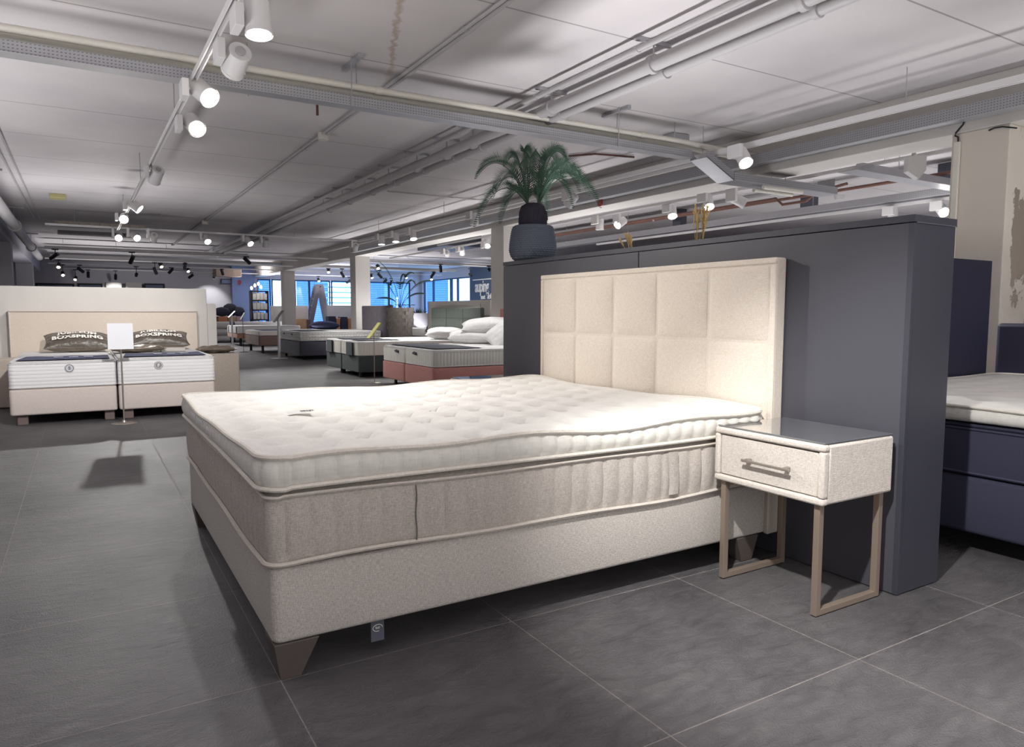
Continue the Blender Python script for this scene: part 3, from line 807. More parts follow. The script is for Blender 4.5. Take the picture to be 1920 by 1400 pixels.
# ------------------------------------------------------------------ pillows
def pillow_pts(a, b, t, seed=0, pinch=.12, wr=.0):
    rnd = random.Random(seed); ph = [rnd.uniform(0, 6.28) for _ in range(6)]
    def f(u, v, sgn):
        x = (u*2-1); y = (v*2-1)
        pu = 1-pinch*(1-x*x)*abs(y)**3*.0
        ex = x*(1-pinch*(1-abs(y)**2)*abs(x)**4*.6) ; eyy = y*(1-pinch*(1-abs(x)**2)*abs(y)**4)
        h = (max(0, (1-x**2))*max(0, (1-y**2)))**.42
        w = wr*(math.sin(x*9+ph[0]+2*math.sin(y*4+ph[1]))*.5+math.sin(y*13+x*5+ph[2])*.4)*min(1, h*2)
        return Vector((ex*a, eyy*b, sgn*(t*h)+sgn*w))
    return f
def pillow(name, loc, a, b, t, m, label, cat='pillow', group=None, rot=(0, 0, 0), seed=0, wr=0.0, m2=None, n=36):
    r = empty(name, loc, label, cat, group); r.rotation_euler = rot
    f = pillow_pts(a, b, t, seed, wr=wr)
    MB().grid(lambda u, v: f(u, v, 1), n, n).build('front_cover', m, r, local=True, angle=180)
    MB().grid(lambda u, v: f(u, v, -1), n, n).build('back_cover', m2 or m, r, local=True, angle=180)
    pth = []
    for k in range(4*24):
        s, q = divmod(k, 24); q /= 24
        u, v = ((q, 0), (1, q), (1-q, 1), (0, 1-q))[s]
        pth.append(f(u, v, 1))
    MB().tube(pth, .004, 5, closed=True).build('seam_piping', m, r, local=True)
    return r, f

# ------------------------------------------------------------------ beds of the shop floor
def boxbed(name, label, x0, x1, y0, y1, zl, zb, mbase, split, legs, mleg, head=None, along='x', edge=.02, group=None):
    r = empty(name, (x0, y0, 0), label, 'bed', group)
    rects = []
    if split is None: rects = [(x0, x1, y0, y1)]
    elif along == 'x': rects = [(x0, x1, y0, split-.006), (x0, x1, split+.006, y1)]
    else: rects = [(x0, split-.006, y0, y1), (split+.006, x1, y0, y1)]
    for (a, b, c, d) in rects: soft_box('base', a, b, c, d, zl, zb, mbase, r, r=.035, edge=edge)
    for (lx, ly, rr) in legs:
        MB().lathe([(rr*.8, 0), (rr, .002), (rr, zl-.001)], (lx, ly, 0), 14).build('leg', mleg, r)
    if head:
        hx0_, hx1_, hy0_, hy1_, hz0_, hz1_, hm = head
        soft = MB().box(hx0_, hx1_, hy0_, hy1_, hz0_, hz1_).build('headboard', hm, r, bevel=.025, seg=3)
    return r, rects
def mattress(label, x0, x1, y0, y1, z0, z1, mside, mtop, group=None, name='mattress', r=.05, mpipe=None):
    g = empty(name, (x0, y0, z0), label, 'mattress', group)
    soft_box('body', x0, x1, y0, y1, z0+.001, z1-.006, mside, g, r=r, edge=.018, step=.06)
    soft_box('top_cover', x0+.012, x1-.012, y0+.012, y1-.012, z1-.0065, z1+.012, mtop, g, r=r, edge=.010, step=.06, dome=.006)
    P = perim(x0, x1, y0, y1, r, .06)
    piping(P, -.002, z1-.012, .006).build('piping', mpipe or M['pure_white'], g)
    piping(P, -.002, z0+.014, .006).build('piping', mpipe or M['pure_white'], g)
    return g
def cover(label, x0, x1, y0, y1, z, m, name='foot_cover', jag=0.0, fold=None):
    """a thin cloth laid over the foot of a mattress"""
    t = .006
    mb = MB()
    rnd = random.Random(hash((x0, y0)) % 999)
    n = 22
    jl = [rnd.uniform(-jag, jag) for _ in range(n+1)]; jr = [rnd.uniform(-jag, jag) for _ in range(n+1)]
    mb.grid(lambda u, v: (x0+(x1-x0)*u, y0+jl[int(u*n)]+(y1+jr[int(u*n)]-y0-jl[int(u*n)])*v, z+t+.003*math.sin(u*17)*math.sin(v*9)), n, 6)
    mb.grid(lambda u, v: (x0+(x1-x0)*u, y0+jl[int(u*n)]+(y1+jr[int(u*n)]-y0-jl[int(u*n)])*v, z+.001), n, 6)
    o = mb.build(name, m, None, angle=60)
    return tag(o, label, 'cover')

# bed with the lettered pillows (foot towards us)
lb, rects = boxbed('box_spring_bed', 'beige box spring bed with sand headboard against the cream divider', -1.085, .735, 6.1, 8.10, .10, .35, M['beige'], -.180,
    [], M['beige'], None, along='y')
for (lx, ly) in ((-.99, 6.20), (-.26, 6.20), (-.09, 6.20), (.64, 6.20), (-.99, 7.98), (.64, 7.98)):
    MB().box(lx-.045, lx+.045, ly-.045, ly+.045, 0, .099).build('leg', M['bed_foot'], lb, smooth=False, bevel=.01)
hd = MB().box(-1.195, .838, 8.115, 8.20, .10, 1.10).build('headboard', M['beige_head'], lb, bevel=.012)
piping([(x, y, nx, ny, s) for (x, y, nx, ny, s) in perim(-1.195, .838, 8.108, 8.20, .01, .08)], .0, 1.098, .009).build('headboard_piping', M['beige'], lb)
MB().tube([(-1.192, 8.112, .55), (-1.192, 8.112, 1.095)], .008, 6).build('headboard_piping', M['beige'], lb)
mS = mattress('white striped mattress marked with a round S badge beside the bed stand sign', -1.085, -.184, 6.10, 8.10, .352, .605, M['stripe_side'], M['pure_white'], 'twin mattresses of the lettered pillow bed')
mF = mattress('white striped mattress marked with a round F badge beside the taupe side cube', -.176, .745, 6.10, 8.10, .352, .615, M['stripe_side'], M['pure_white'], 'twin mattresses of the lettered pillow bed')
for mm, xx, ch, dark in ((mS, -.587, 'S', False), (mF, .197, 'F', True)):
    bd = MB().cyl((xx, 6.098, .541), (xx, 6.094, .541), .042, 24).build('badge', plain('badge_grey', (150, 150, 156) if dark else (214, 214, 218), .6), mm)
    rg = MB().tube([(xx+.034*math.cos(a), 6.0935, .541+.034*math.sin(a)) for a in [k*2*PI/24 for k in range(24)]], .003, 5, closed=True)
    t_ = text_mb(ch, .042, 1, .002); t_.xform(Matrix.Translation((xx, 6.0930, .541)) @ Matrix.Rotation(PI/2, 4, 'X'))
    b_ = len(rg.v); rg.v += t_.v; rg.f += [tuple(i+b_ for i in f) for f in t_.f]
    rg.build('badge_letter', M['letter'] if dark else plain('badge_print', (110, 110, 116), .6), bd, smooth=False, fix=False)
# faded blue banners draped on the foot edge
def banner(label, x0, x1, z, txt, bright=None):
    o = MB().grid(lambda u, v: (x0+(x1-x0)*u+.05*v*(1-u)+.0, 6.125+.62*v, z+.004+.003*math.sin(u*14)*v), 20, 6)
    n0 = len(o.v)
    o.grid(lambda u, v: (x0+(x1-x0)*u+.05*v*(1-u), 6.125+.62*v, z+.001+.003*math.sin(u*14)*v), 20, 6)
    o = o.build('banner_strip', M['banner'], None, smooth=False)
    tag(o, label, 'banner', 'banner strips on the lettered pillow bed')
    pr = MB()
    for k in range(3): pr.box(x0+.30+.13*k, x0+.38+.13*k, 6.36, 6.50, z+.0085, z+.0095)
    pr.build('banner_print', plain('banner_marks', (150, 152, 172), .8), o, smooth=False)
    return o
banner('slate blue banner strip on the mattress with the S badge', -1.02, -.24, .6245, '')
banner('slate blue banner strip on the mattress with the F badge', -.12, .66, .6345, '')

def lettered(loc, a, b, t, rot, label, seed, lift=.62):
    r, f = pillow('lettered_pillow', loc, a, b, t, M['satin_dark'], label, 'pillow', 'lettered satin pillows', rot, seed, wr=.006, m2=M['satin'], n=44)
    L = MB()
    for txt, vy, sz in (('JUBILEUM', .10, .088), ('BOXSPRING', -.40, .092)):
        t_ = text_mb(txt, sz, 1.06, .004)
        b_ = len(L.v)
        for (x, y, z) in t_.v:
            u = (x/a+1)/2; v = (vy*b+y)/b*.5+.5
            p = f(min(max(u, 0), 1), min(max(v, 0), 1), 1)
            L.v.append((p.x, p.y, p.z+.013))
        L.f += [tuple(i+b_ for i in q) for q in t_.f]
    L.build('lettering', M['letter'], r, smooth=False, local=True, fix=False)
    return r
lettered((-.515, 7.70, .742), .335, .21, .095, (math.radians(19), 0, .02), 'bronze satin pillow with white lettering nearer the headboard edge, on the S mattress', 3)
lettered((.34, 7.70, .754), .335, .21, .095, (math.radians(19), 0, -.03), 'bronze satin pillow with white lettering, on the F mattress', 5)
p_, _ = pillow('satin_pillow', (.06, 7.05, .678), .28, .17, .040, M['satin'], 'flat bronze satin pillow behind the price sign', 'pillow', None, (0, 0, .05), 8, wr=.008)
tag(MB().box(.30, .56, 6.98, 7.14, .6345, .68).build('plastic_pouch', plain('clear_pouch', (206, 202, 196), .25), None, bevel=.012), 'small clear plastic pouch beside the flat satin pillow', 'pouch')

# cream divider behind that bed, in two heights
d2 = empty('room_divider', (-1.5, 8.24, 0), 'cream divider wall behind the sand headboard', 'divider')
MB().box(-3.2, .977, 8.225, 8.30, 0.002, 1.395).build('panel', M['paint'], d2, smooth=False, bevel=.003)
MB().box(.979, 1.092, 8.225, 8.30, 0.002, 1.20).build('side_panel', M['paint'], d2, smooth=False, bevel=.003)
cb = empty('side_cube', (1.15, 7.9, 0), 'taupe upholstered side cube with a pillow on it', 'side table', 'side cubes of the lettered pillow bed')
soft_box('body', .80, 1.275, 7.70, 8.105, .012, .556, M['taupe_cube'], cb, r=.02, edge=.012)
MB().box(.84, 1.235, 7.74, 8.07, 0, .012).build('foot', M['black'], cb, smooth=False)
dup(cb, (-1.25, 7.9, 0), 'pale upholstered side cube at the photo edge beside the sand headboard')
pillow('satin_pillow', (1.03, 7.92, .605), .225, .20, .042, M['satin'], 'rumpled bronze satin pillow on the taupe side cube', 'pillow', None, (0, 0, 0), 11, wr=.016, m2=M['satin_dark'])

# price sign on a stand
sg = empty('sign_stand', (-.148, 5.83, 0), 'blank white sign on a thin chrome stand at the foot of the lettered pillow bed', 'sign')
MB().lathe([(.115, 0), (.115, .003), (.10, .007), (.02, .012), (.012, .03)], (-.148, 5.83, 0), 28).build('base', M['steel'], sg)
MB().cyl((-.148, 5.83, .028), (-.148, 5.83, .75), .008, 10).build('pole', M['steel'], sg)
MB().box(-.258, -.038, 5.818, 5.824, .728, .980).build('card', M['white_card'], sg, smooth=False)

# rose bed
rb, _ = boxbed('box_spring_bed', 'rose velvet box spring bed with white pillows', 3.5, 5.60, 6.53, 8.40, .085, .35, M['rose'], 7.52,
    [(3.60, 8.10, .022), (3.60, 6.66, .022), (5.5, 6.66, .022), (5.5, 8.3, .022)], M['black'], (5.605, 5.68, 6.50, 8.42, .2, 1.15, M['rose']))
g_ = 'twin mattresses of the rose bed'
mE1 = mattress('white ribbed mattress half of the rose bed under the long charcoal cover', 3.505, 5.59, 6.535, 7.515, .352, .575, M['white_side'], M['pure_white'], g_)
mE2 = mattress('white ribbed mattress half of the rose bed beside the green bed', 3.505, 5.59, 7.525, 8.39, .352, .575, M['white_side'], M['pure_white'], g_)
for mm, yy in ((mE1, 7.12), (mE2, 7.78)):
    MB().quad_box([(3.470, yy-.05, .505), (3.500, yy-.05, .50), (3.500, yy+.05, .50), (3.470, yy+.05, .52), (3.470, yy-.05, .508), (3.500, yy-.05, .535), (3.500, yy+.05, .545), (3.470, yy+.05, .523)]).build('handle_loop', M['dkcover'], mm, smooth=False)
cover('long charcoal foot cover on the rose bed', 3.58, 4.32, 6.66, 8.30, .5955, M['dkcover'], jag=.03)
WP = 'white pillows of the rose and green beds'
pillow('bed_pillow', (4.90, 8.06, .700), .39, .25, .105, M['pure_white'], 'lower white pillow on the rose bed, under the bulging one', 'pillow', WP, (.12, .03, -.50), 21, wr=.005)
pillow('bed_pillow', (5.16, 8.02, .880), .43, .28, .125, M['pure_white'], 'large bulging white pillow on top of the pile on the rose bed', 'pillow', WP, (.16, -.06, -.50), 22, wr=.005)
pillow('bed_pillow', (5.14, 7.42, .800), .33, .25, .10, M['pure_white'], 'white pillow leaning on edge beside the dark divider edge', 'pillow', WP, (.5, -.62, -.30), 23, wr=.005)
pillow('bed_pillow', (5.22, 9.66, .705), .38, .25, .11, M['pure_white'], 'white pillow lying alone on the green bed', 'pillow', WP, (.14, .04, -.50), 24, wr=.005)

# dark green bed
gb, _ = boxbed('box_spring_bed', 'dark green box spring bed with grey green headboard', 3.45, 5.55, 9.35, 11.2, .085, .36, M['dkgreen'], 10.28,
    [(3.53, 10.45, .045), (3.53, 9.50, .03), (5.45, 9.5, .03), (5.45, 11.05, .03)], M['black'], (5.56, 5.64, 9.0, 11.1, .2, 1.175, M['green_head']))
for zz in (.82, .98): MB().box(5.556, 5.562, 9.02, 11.08, zz-.004, zz+.004).build('headboard_seam', M['dkgreen'], gb, smooth=False)
for yy in (9.7, 10.4): MB().box(5.556, 5.562, yy-.004, yy+.004, .3, 1.15).build('headboard_seam', M['dkgreen'], gb, smooth=False)
g_ = 'twin mattresses of the dark green bed'
mattress('white mattress half of the green bed, the half facing the rose bed', 3.44, 5.54, 9.35, 10.275, .362, .585, M['white_side'], M['pure_white'], g_)
mattress('white mattress half of the green bed, the half facing the grey bed', 3.44, 5.54, 10.285, 11.2, .362, .585, M['white_side'], M['pure_white'], g_)
for yy, lb_ in ((9.72, 'dark green strap hanging over the nearer half of the green bed foot'), (10.86, 'dark green strap hanging over the farther half of the green bed foot')):
    tag(MB().box(3.405, 3.435, yy-.15, yy+.17, .36, .583).build('hanging_foot_strap', M['dkgreen'], None, bevel=.008), lb_, 'strap', 'straps on the green bed')
cover('charcoal foot cover on the nearer half of the green bed', 3.56, 4.3, 9.62, 10.12, .6055, M['dkcover'], jag=.03)
cover('charcoal foot cover on the farther half of the green bed', 3.56, 4.3, 10.44, 10.95, .6055, M['dkcover'], jag=.03)
wp = empty('room_divider', (5.75, 10.2, 0), 'white divider behind the grey green headboard', 'divider')
MB().box(5.72, 5.80, 8.95, 11.62, .002, 1.31).build('panel', M['paint'], wp, smooth=False, bevel=.003)
MB().box(5.705, 5.72, 9.30, 11.35, .3, 1.24).build('inner_panel', M['paint'], wp, smooth=False, bevel=.004)

# grey bed with quilted mattress
qb, _ = boxbed('box_spring_bed', 'grey box spring bed with white quilted mattress', 3.75, 5.72, 14.26, 16.14, .09, .425, M['greybase'], None,
    [(3.86, 14.36, .03), (3.86, 16.0, .03), (5.6, 14.36, .03), (5.6, 16.0, .03)], M['black'], (5.725, 5.80, 13.72, 15.74, .2, 1.25, M['headgrey']))
mq = mattress('white quilted mattress on the grey bed', 3.74, 5.71, 14.25, 16.14, .427, .63, M['quilt_side'], M['pure_white'])
for yy in (14.9, 15.65): MB().box(3.728, 3.737, yy-.035, yy+.035, .55, .59).build('handle_loop', M['dkcover'], mq, smooth=False)
cover('dark cloth on the foot of the white quilted mattress', 3.85, 4.5, 14.5, 15.9, .6505, M['dkcover'], jag=.02)
# mauve brown bed
bb, _ = boxbed('box_spring_bed', 'mauve brown box spring bed behind the grey bed', 3.5, 5.5, 17.42, 19.25, .20, .465, M['brownbase'], None,
    [(3.62, 17.55, .035), (3.62, 19.1, .035), (5.4, 17.55, .035), (5.4, 19.1, .035)], M['black'], None)
mattress('low beige mattress on the mauve brown bed', 3.5, 5.5, 17.42, 19.25, .467, .575, M['beige'], M['pure_white'])
cover('blue cloth on the low beige mattress', 3.65, 4.4, 17.7, 18.9, .5955, M['banner'])
# terracotta bed
ob, _ = boxbed('box_spring_bed', 'small terracotta bed beyond the mauve brown bed', 3.75, 5.75, 21.9, 23.7, .25, .40, M['orangebase'], None,
    [(3.87, 22.0, .04), (3.87, 23.55, .04), (5.6, 22.0, .04), (5.6, 23.55, .04)], M['black'], None)
ms = mattress('white mattress with black edge bands on the terracotta bed', 3.75, 5.75, 21.9, 23.7, .402, .63, M['stripe_side'], M['pure_white'])
for yy in (22.0, 22.85, 23.4): MB().box(3.735, 3.748, yy-.03, yy+.03, .41, .62).build('edge_band', M['black'], ms, smooth=False)

# rolled mattresses stacked three high
for k, (zz, lb_) in enumerate(((.12, 'white rolled mattress at the bottom of the far stack'), (.37, 'white rolled mattress in the middle of the far stack'), (.62, 'white rolled mattress on top of the far stack'))):
    o = MB().cyl((3.2, 25.4, zz), (6.35, 25.4, zz), .12, 20).build('rolled_mattress', M['pure_white'], None)
    tag(o, lb_, 'mattress', 'rolled mattresses in the far stack')
    MB().cyl((4.1, 25.4, zz), (4.28, 25.4, zz), .123, 20, caps=False).build('wrap_band', M['banner'], o)
# boxes and dark cushions behind
for k, (a, b, mm, lb_) in enumerate(((3.86, 4.18, M['orange_box'], 'orange box under the dark cushions'), (4.2, 4.48, M['wood'], 'pale wooden box under the dark cushions'), (4.5, 4.72, plain('pink_card', (190, 160, 172), .7), 'pink box under the dark cushions'))):
    tag(MB().box(a, b, 26.2, 26.8, 0, .92).build('storage_box', mm, None, smooth=False, bevel=.01), lb_, 'box', 'boxes under the dark cushions')
for k, (cx_, w_, h_, lb_) in enumerate(((4.02, .30, .17, 'dark cushion on the orange box'), (4.36, .30, .24, 'tallest dark cushion in the middle of the heap'), (4.62, .22, .18, 'dark cushion on the pink box'))):
    pillow('dark_cushion', (cx_, (26.34, 26.64, 26.36)[k], .925+h_), w_*.9, .135, h_, M['dark_cush'], lb_, 'cushion', 'heap of dark cushions', (0, 0, 0), 40+k, wr=.01, n=16)

# wire shelf with white bundles
sh = empty('shelf_unit', (5.42, 26.6, 0), 'dark metal shelf filled with white bundles beside the narrow window', 'shelf')
for zz in (.42, .78, 1.15, 1.52, 1.88): MB().box(5.10, 5.74, 26.45, 26.85, zz-.02, zz+.02).build('shelf_board', M['black'], sh, smooth=False)
for xx in (5.10, 5.70): MB().box(xx, xx+.04, 26.44, 26.86, 0, 1.9).build('upright', M['black'], sh, smooth=False)
for r_, zz in enumerate((.44, .80, 1.17, 1.54)):
    for q in range(4):
        x_ = 5.155+q*.137
        tag(MB().box(x_, x_+.128, 26.47, 26.8, zz+.001, zz+.255+.02*((q*7+r_*3) % 3)).build('linen_bundle', M['pure_white'], None, bevel=.02),
            'white linen bundle, %s from the pier, on the %s shelf board' % (('first', 'second', 'third', 'fourth')[q], ('lowest', 'second lowest', 'second highest', 'highest')[r_]), 'linen', 'linen bundles on the metal shelf')

# white half height panels, wooden chest, orange and blue boxes near the ladder
tag(MB().box(5.78, 6.28, 26.5, 26.56, 0, 1.33).build('display_panel', M['paint'], None, smooth=False, bevel=.006), 'white half height panel before the bright window', 'panel', 'white half height panels')
tag(MB().box(6.58, 7.26, 26.5, 26.56, 0, 1.335).build('display_panel', M['paint'], None, smooth=False, bevel=.006), 'white half height panel above the oak chest', 'panel', 'white half height panels')
tag(MB().box(8.12, 9.6, 26.8, 26.86, 0, 1.365).build('display_panel', M['paint'], None, smooth=False, bevel=.006), 'white half height panel right of the stepladder', 'panel', 'white half height panels')
ch = empty('oak_chest', (6.85, 26.2, 0), 'pale oak chest before the white half height panel', 'chest')
MB().box(6.55, 7.05, 26.0, 26.45, 0, .83).build('body', M['wood'], ch, smooth=False, bevel=.006)
MB().box(7.055, 7.2, 26.0, 26.4, 0, .80).build('dark_front', M['brownbase'], ch, smooth=False, bevel=.006)
for k, (a, b, z_, mm, lb_) in enumerate(((7.95, 8.25, .92, M['dark_cush'], 'dark blue box standing behind the navy cushion'), (8.28, 8.42, .85, M['orange_box'], 'narrow orange box between the dark blue boxes'), (8.45, 8.72, .90, M['dark_cush'], 'dark blue box beside the orange box'), (8.75, 8.98, .84, M['orange_box'], 'orange box nearest the column'), (9.0, 9.2, .7, M['headgrey'], 'grey box nearest the column'))):
    tag(MB().box(a, b, 26.1, 26.5, 0, z_).build('storage_box', mm, None, smooth=False, bevel=.01), lb_, 'box', 'boxes right of the stepladder')
nb = empty('low_bench', (7.8, 25.0, 0), 'low dark bench under the navy cushion', 'bench')
MB().box(6.75, 8.5, 24.7, 25.3, .08, .40).build('seat', M['dark_cush'], nb, bevel=.02)
for lx in (6.85, 8.4): MB().box(lx-.03, lx+.03, 24.95, 25.05, 0, .08).build('leg', M['black'], nb, smooth=False)
pillow('navy_cushion', (7.45, 25.0, .575), .56, .26, .17, M['navy'], 'large navy cushion before the stepladder', 'cushion', None, (0, 0, 0), 50, wr=.01, n=20)

# stepladder
ld = empty('stepladder', (7.83, 27.3, 0), 'aluminium stepladder standing before the window', 'ladder')
def stile(p, q, w, d):
    m = MB(); p = Vector(p); q = Vector(q)
    m.quad_box([p+Vector((-w,-d,0)), p+Vector((w,-d,0)), p+Vector((w,d,0)), p+Vector((-w,d,0)), q+Vector((-w,-d,0)), q+Vector((w,-d,0)), q+Vector((w,d,0)), q+Vector((-w,d,0))]); return m
for yy in (27.1, 27.55):
    stile((7.37, yy, 0), (7.86, yy, 2.15), .095, .02).build('front_stile', M['ladder'], ld, smooth=False)
    stile((8.36, yy, 0), (7.99, yy, 2.15), .080, .02).build('rear_stile', M['ladder'], ld, smooth=False)
for k in range(7):
    t = (k+1)/8.0
    x_ = 7.37+.51*t
    MB().box(x_-.07, x_+.07, 27.12, 27.53, 2.15*t-.015, 2.15*t+.015).build('step', M['ladder'], ld, smooth=False)
MB().box(7.80, 8.06, 27.08, 27.57, 2.15, 2.22).build('top_platform', M['ladder'], ld, smooth=False, bevel=.01)

# stone pot with a slender palm
sp = empty('potted_palm', (5.55, 12.7, 0), 'slender palm in a tall split stone pot by the grey headboard', 'potted plant')
m_ = MB(); nn, rows = 14, 15
def sr(z): return .20+.085*z/1.17
for r_ in range(rows):
    z0_ = 1.19*r_/rows; z1_ = 1.19*(r_+1)/rows
    for k in range(nn):
        a0 = 2*PI*(k+.5*(r_ % 2))/nn; a1 = a0+2*PI/nn; o = random.uniform(0, .036)
        r0, r1 = sr(z0_)+o, sr(z1_)+o
        m_.quad_box([(5.55+(.12)*math.cos(a0), 12.7+.12*math.sin(a0), z0_), (5.55+r0*math.cos(a0), 12.7+r0*math.sin(a0), z0_), (5.55+r0*math.cos(a1), 12.7+r0*math.sin(a1), z0_), (5.55+.12*math.cos(a1), 12.7+.12*math.sin(a1), z0_),
                     (5.55+(.12)*math.cos(a0), 12.7+.12*math.sin(a0), z1_), (5.55+r1*math.cos(a0), 12.7+r1*math.sin(a0), z1_), (5.55+r1*math.cos(a1), 12.7+r1*math.sin(a1), z1_), (5.55+.12*math.cos(a1), 12.7+.12*math.sin(a1), z1_)])
m_.build('pot', M['stone'], sp, smooth=False)
MB().cyl((5.55, 12.7, 1.12), (5.55, 12.7, 1.16), .2, 20).build('soil', M['trunk'], sp)
def palm_leaf(root, pts, wid, n=26, thick=.006):
    m = MB(); pts = [Vector(p) for p in pts]; path = []
    for k in range(n+1):
        t = k/n; path.append(pts[0]*(1-t)**2+pts[1]*2*t*(1-t)+pts[2]*t*t)
    m.tube(path, lambda k: thick*(1-.7*k/n), 5)
    for k in range(8, n+1):
        tn = (path[min(k+1, n)]-path[k-1]).normalized(); sd = tn.cross(Vector((0, 0, 1)))
        if sd.length < .1: sd = RT.copy()
        sd.normalize()
        for sgn in (-1, 1):
            w = wid*math.sin(PI*min(1, .15+.8*(k-8)/(n-8)))
            tp = path[k]+sd*sgn*w*.8+tn*w*.6-Vector((0, 0, w*.35))
            i = len(m.v); m.v += [tuple(path[k]-tn*.008), tuple(path[k]+tn*.026), tuple(tp)]
            m.f.append((i, i+1, i+2))
    m.build('frond', M['palm2'], root, smooth=False, fix=False)
B_ = Vector((5.55, 12.7, 1.15))
for (s1, z1_, s2, z2_, w_) in ((-.15, .55, -.62, .95, .16), (-.10, .8, -.45, 1.05, .12), (.15, .9, .35, .55, .20), (.05, .95, .30, .80, .22), (.2, .45, .55, .35, .16), (-.12, .35, -.50, .25, .16), (.3, .75, .75, .62, .2), (-.02, .9, .1, .75, .2)):
    palm_leaf(sp, (B_, B_+RT*s1+Vector((0, 0, z1_)), B_+RT*s2+Vector((0, 0, z2_))), w_)
for k in range(10):
    a = random.uniform(-1, 1)
    palm_leaf(sp, (B_+RT*a*.12, B_+RT*a*.2+DP*random.uniform(-.1, .1)+Vector((0, 0, .12)), B_+RT*a*.33+DP*random.uniform(-.2, .2)+Vector((0, 0, .10))), .05, 14)

# white planter on a white table beyond, glimpsed in front of the blue windows
wpn = empty('potted_plant', (9.6, 21.0, 0), 'white round planter with low green leaves beyond the stone pot', 'potted plant')
MB().lathe([(.26, .55), (.34, .60), (.38, .78), (.37, 1.05), (.33, 1.06)], (9.6, 21.0, 0), 24).build('planter', M['paint_grey'], wpn)
MB().box(9.2, 10.0, 20.7, 21.3, 0, .55).build('plinth', M['paint'], wpn, smooth=False)
q_ = MB()
for k in range(60):
    a = random.uniform(0, 6.28); d = random.uniform(.05, .36)
    q_.cyl((9.6+d*.7*math.cos(a), 21+d*.7*math.sin(a), 1.05), (9.6+d*math.cos(a), 21+d*math.sin(a), 1.05+random.uniform(.06, .2)), .012, 4, .002)
q_.build('leaves', M['palm2'], wpn)
# far bed with dark rug side seen between pot and green headboard
fb, _ = boxbed('box_spring_bed', 'dark blue bed between the stone pot and the green headboard, far off', 7.6, 9.6, 16.0, 17.9, .09, .42, M['navy'], None, [(7.7, 16.1, .03), (7.7, 17.8, .03), (9.5, 16.1, .03), (9.5, 17.8, .03)], M['black'], (9.62, 9.7, 16, 17.9, .2, .95, M['navy']))
mattress('white mattress on the dark blue bed', 7.6, 9.6, 16.0, 17.9, .422, .62, M['white_side'], M['pure_white'])

# sign stands
def info_stand(x, y, zt, tilt, m, label, w, L, base=.16, pole=M['white_metal'], pr=.02, group=None, card=(0,0)):
    r = empty('info_stand', (x, y, 0), label, 'sign', group)
    MB().lathe([(base, 0), (base, .006), (base*.9, .012), (.02, .016)], (x, y, 0), 24).build('base', pole, r)
    MB().cyl((x, y, .012), (x, y, zt), pr, 10).build('pole', pole, r)
    dx, dz = math.cos(tilt)*L/2, math.sin(tilt)*L/2
    cx_, cz_ = x+card[0], zt+card[1]
    nx, nz = -math.sin(tilt)*.006, math.cos(tilt)*.006
    o = MB().quad_box([(cx_-dx-nx, y-w, cz_-dz-nz), (cx_+dx-nx, y-w, cz_+dz-nz), (cx_+dx-nx, y+w, cz_+dz-nz), (cx_-dx-nx, y+w, cz_-dz-nz), (cx_-dx+nx, y-w, cz_-dz+nz), (cx_+dx+nx, y-w, cz_+dz+nz), (cx_+dx+nx, y+w, cz_+dz+nz), (cx_-dx+nx, y+w, cz_-dz+nz)])
    o.build('card', m, r, smooth=False)
    return r
info_stand(3.37, 8.40, .79, math.radians(52), M['yellow'], 'lime yellow sign card on a thin stand at the foot of the rose bed', .07, .30, .10, M['steel'], .006, card=(-.0, .02))
info_stand(3.481, 15.09, .99, math.radians(52), M['ladder'], 'white post with tilted grey sign at the foot of the grey bed', .12, .34, .20, M['white_metal'], .032)
info_stand(3.35, 20.4, 1.02, math.radians(45), M['white_metal'], 'white post with small tilted sign by the terracotta bed', .10, .26, .14, M['white_metal'], .028)
info_stand(3.276, 18.32, .98, math.radians(60), M['ladder'], 'thin dark post with small card by the mauve brown bed', .08, .22, .12, M['black'], .006)
info_stand(6.42, 13.0, .82, math.radians(62), M['ladder'], 'tilted grey sign card on a thin post behind the green bed', .12, .40, .12, M['steel'], .006)

# lettering on the slate blue wall
wl = empty('wall_lettering', (13.19, 22.9, 2.1), 'white lower case lettering with a bar above on the slate blue wall', 'lettering')
Rw = Matrix.Rotation(-PI/2, 4, 'Z') @ Matrix.Rotation(PI/2, 4, 'X')     # text reads along -y on the wall facing -x
def wall_text(txt, size, y, z, sp_, bold, shear=0, nm='letters', xs=1.0):
    t_ = text_mb(txt, size, sp_, bold, .006, shear); t_.v = [(p[0]*xs, p[1], p[2]) for p in t_.v]; t_.xform(Matrix.Translation((13.178, y, z)) @ Rw)
    t_.build(nm, M['letter'], wl, smooth=False, fix=False)
wall_text('auping', .66, 22.96, 2.10, .92, .012, xs=.72)
MB().box(13.172, 13.184, 21.8, 23.72, 2.365, 2.405).build('bar', M['letter'], wl, smooth=False)
wall_text('met', .24, 22.86, 1.69, .9, .008)
wall_text('liefde', .32, 22.26, 1.71, .8, .003, .35)

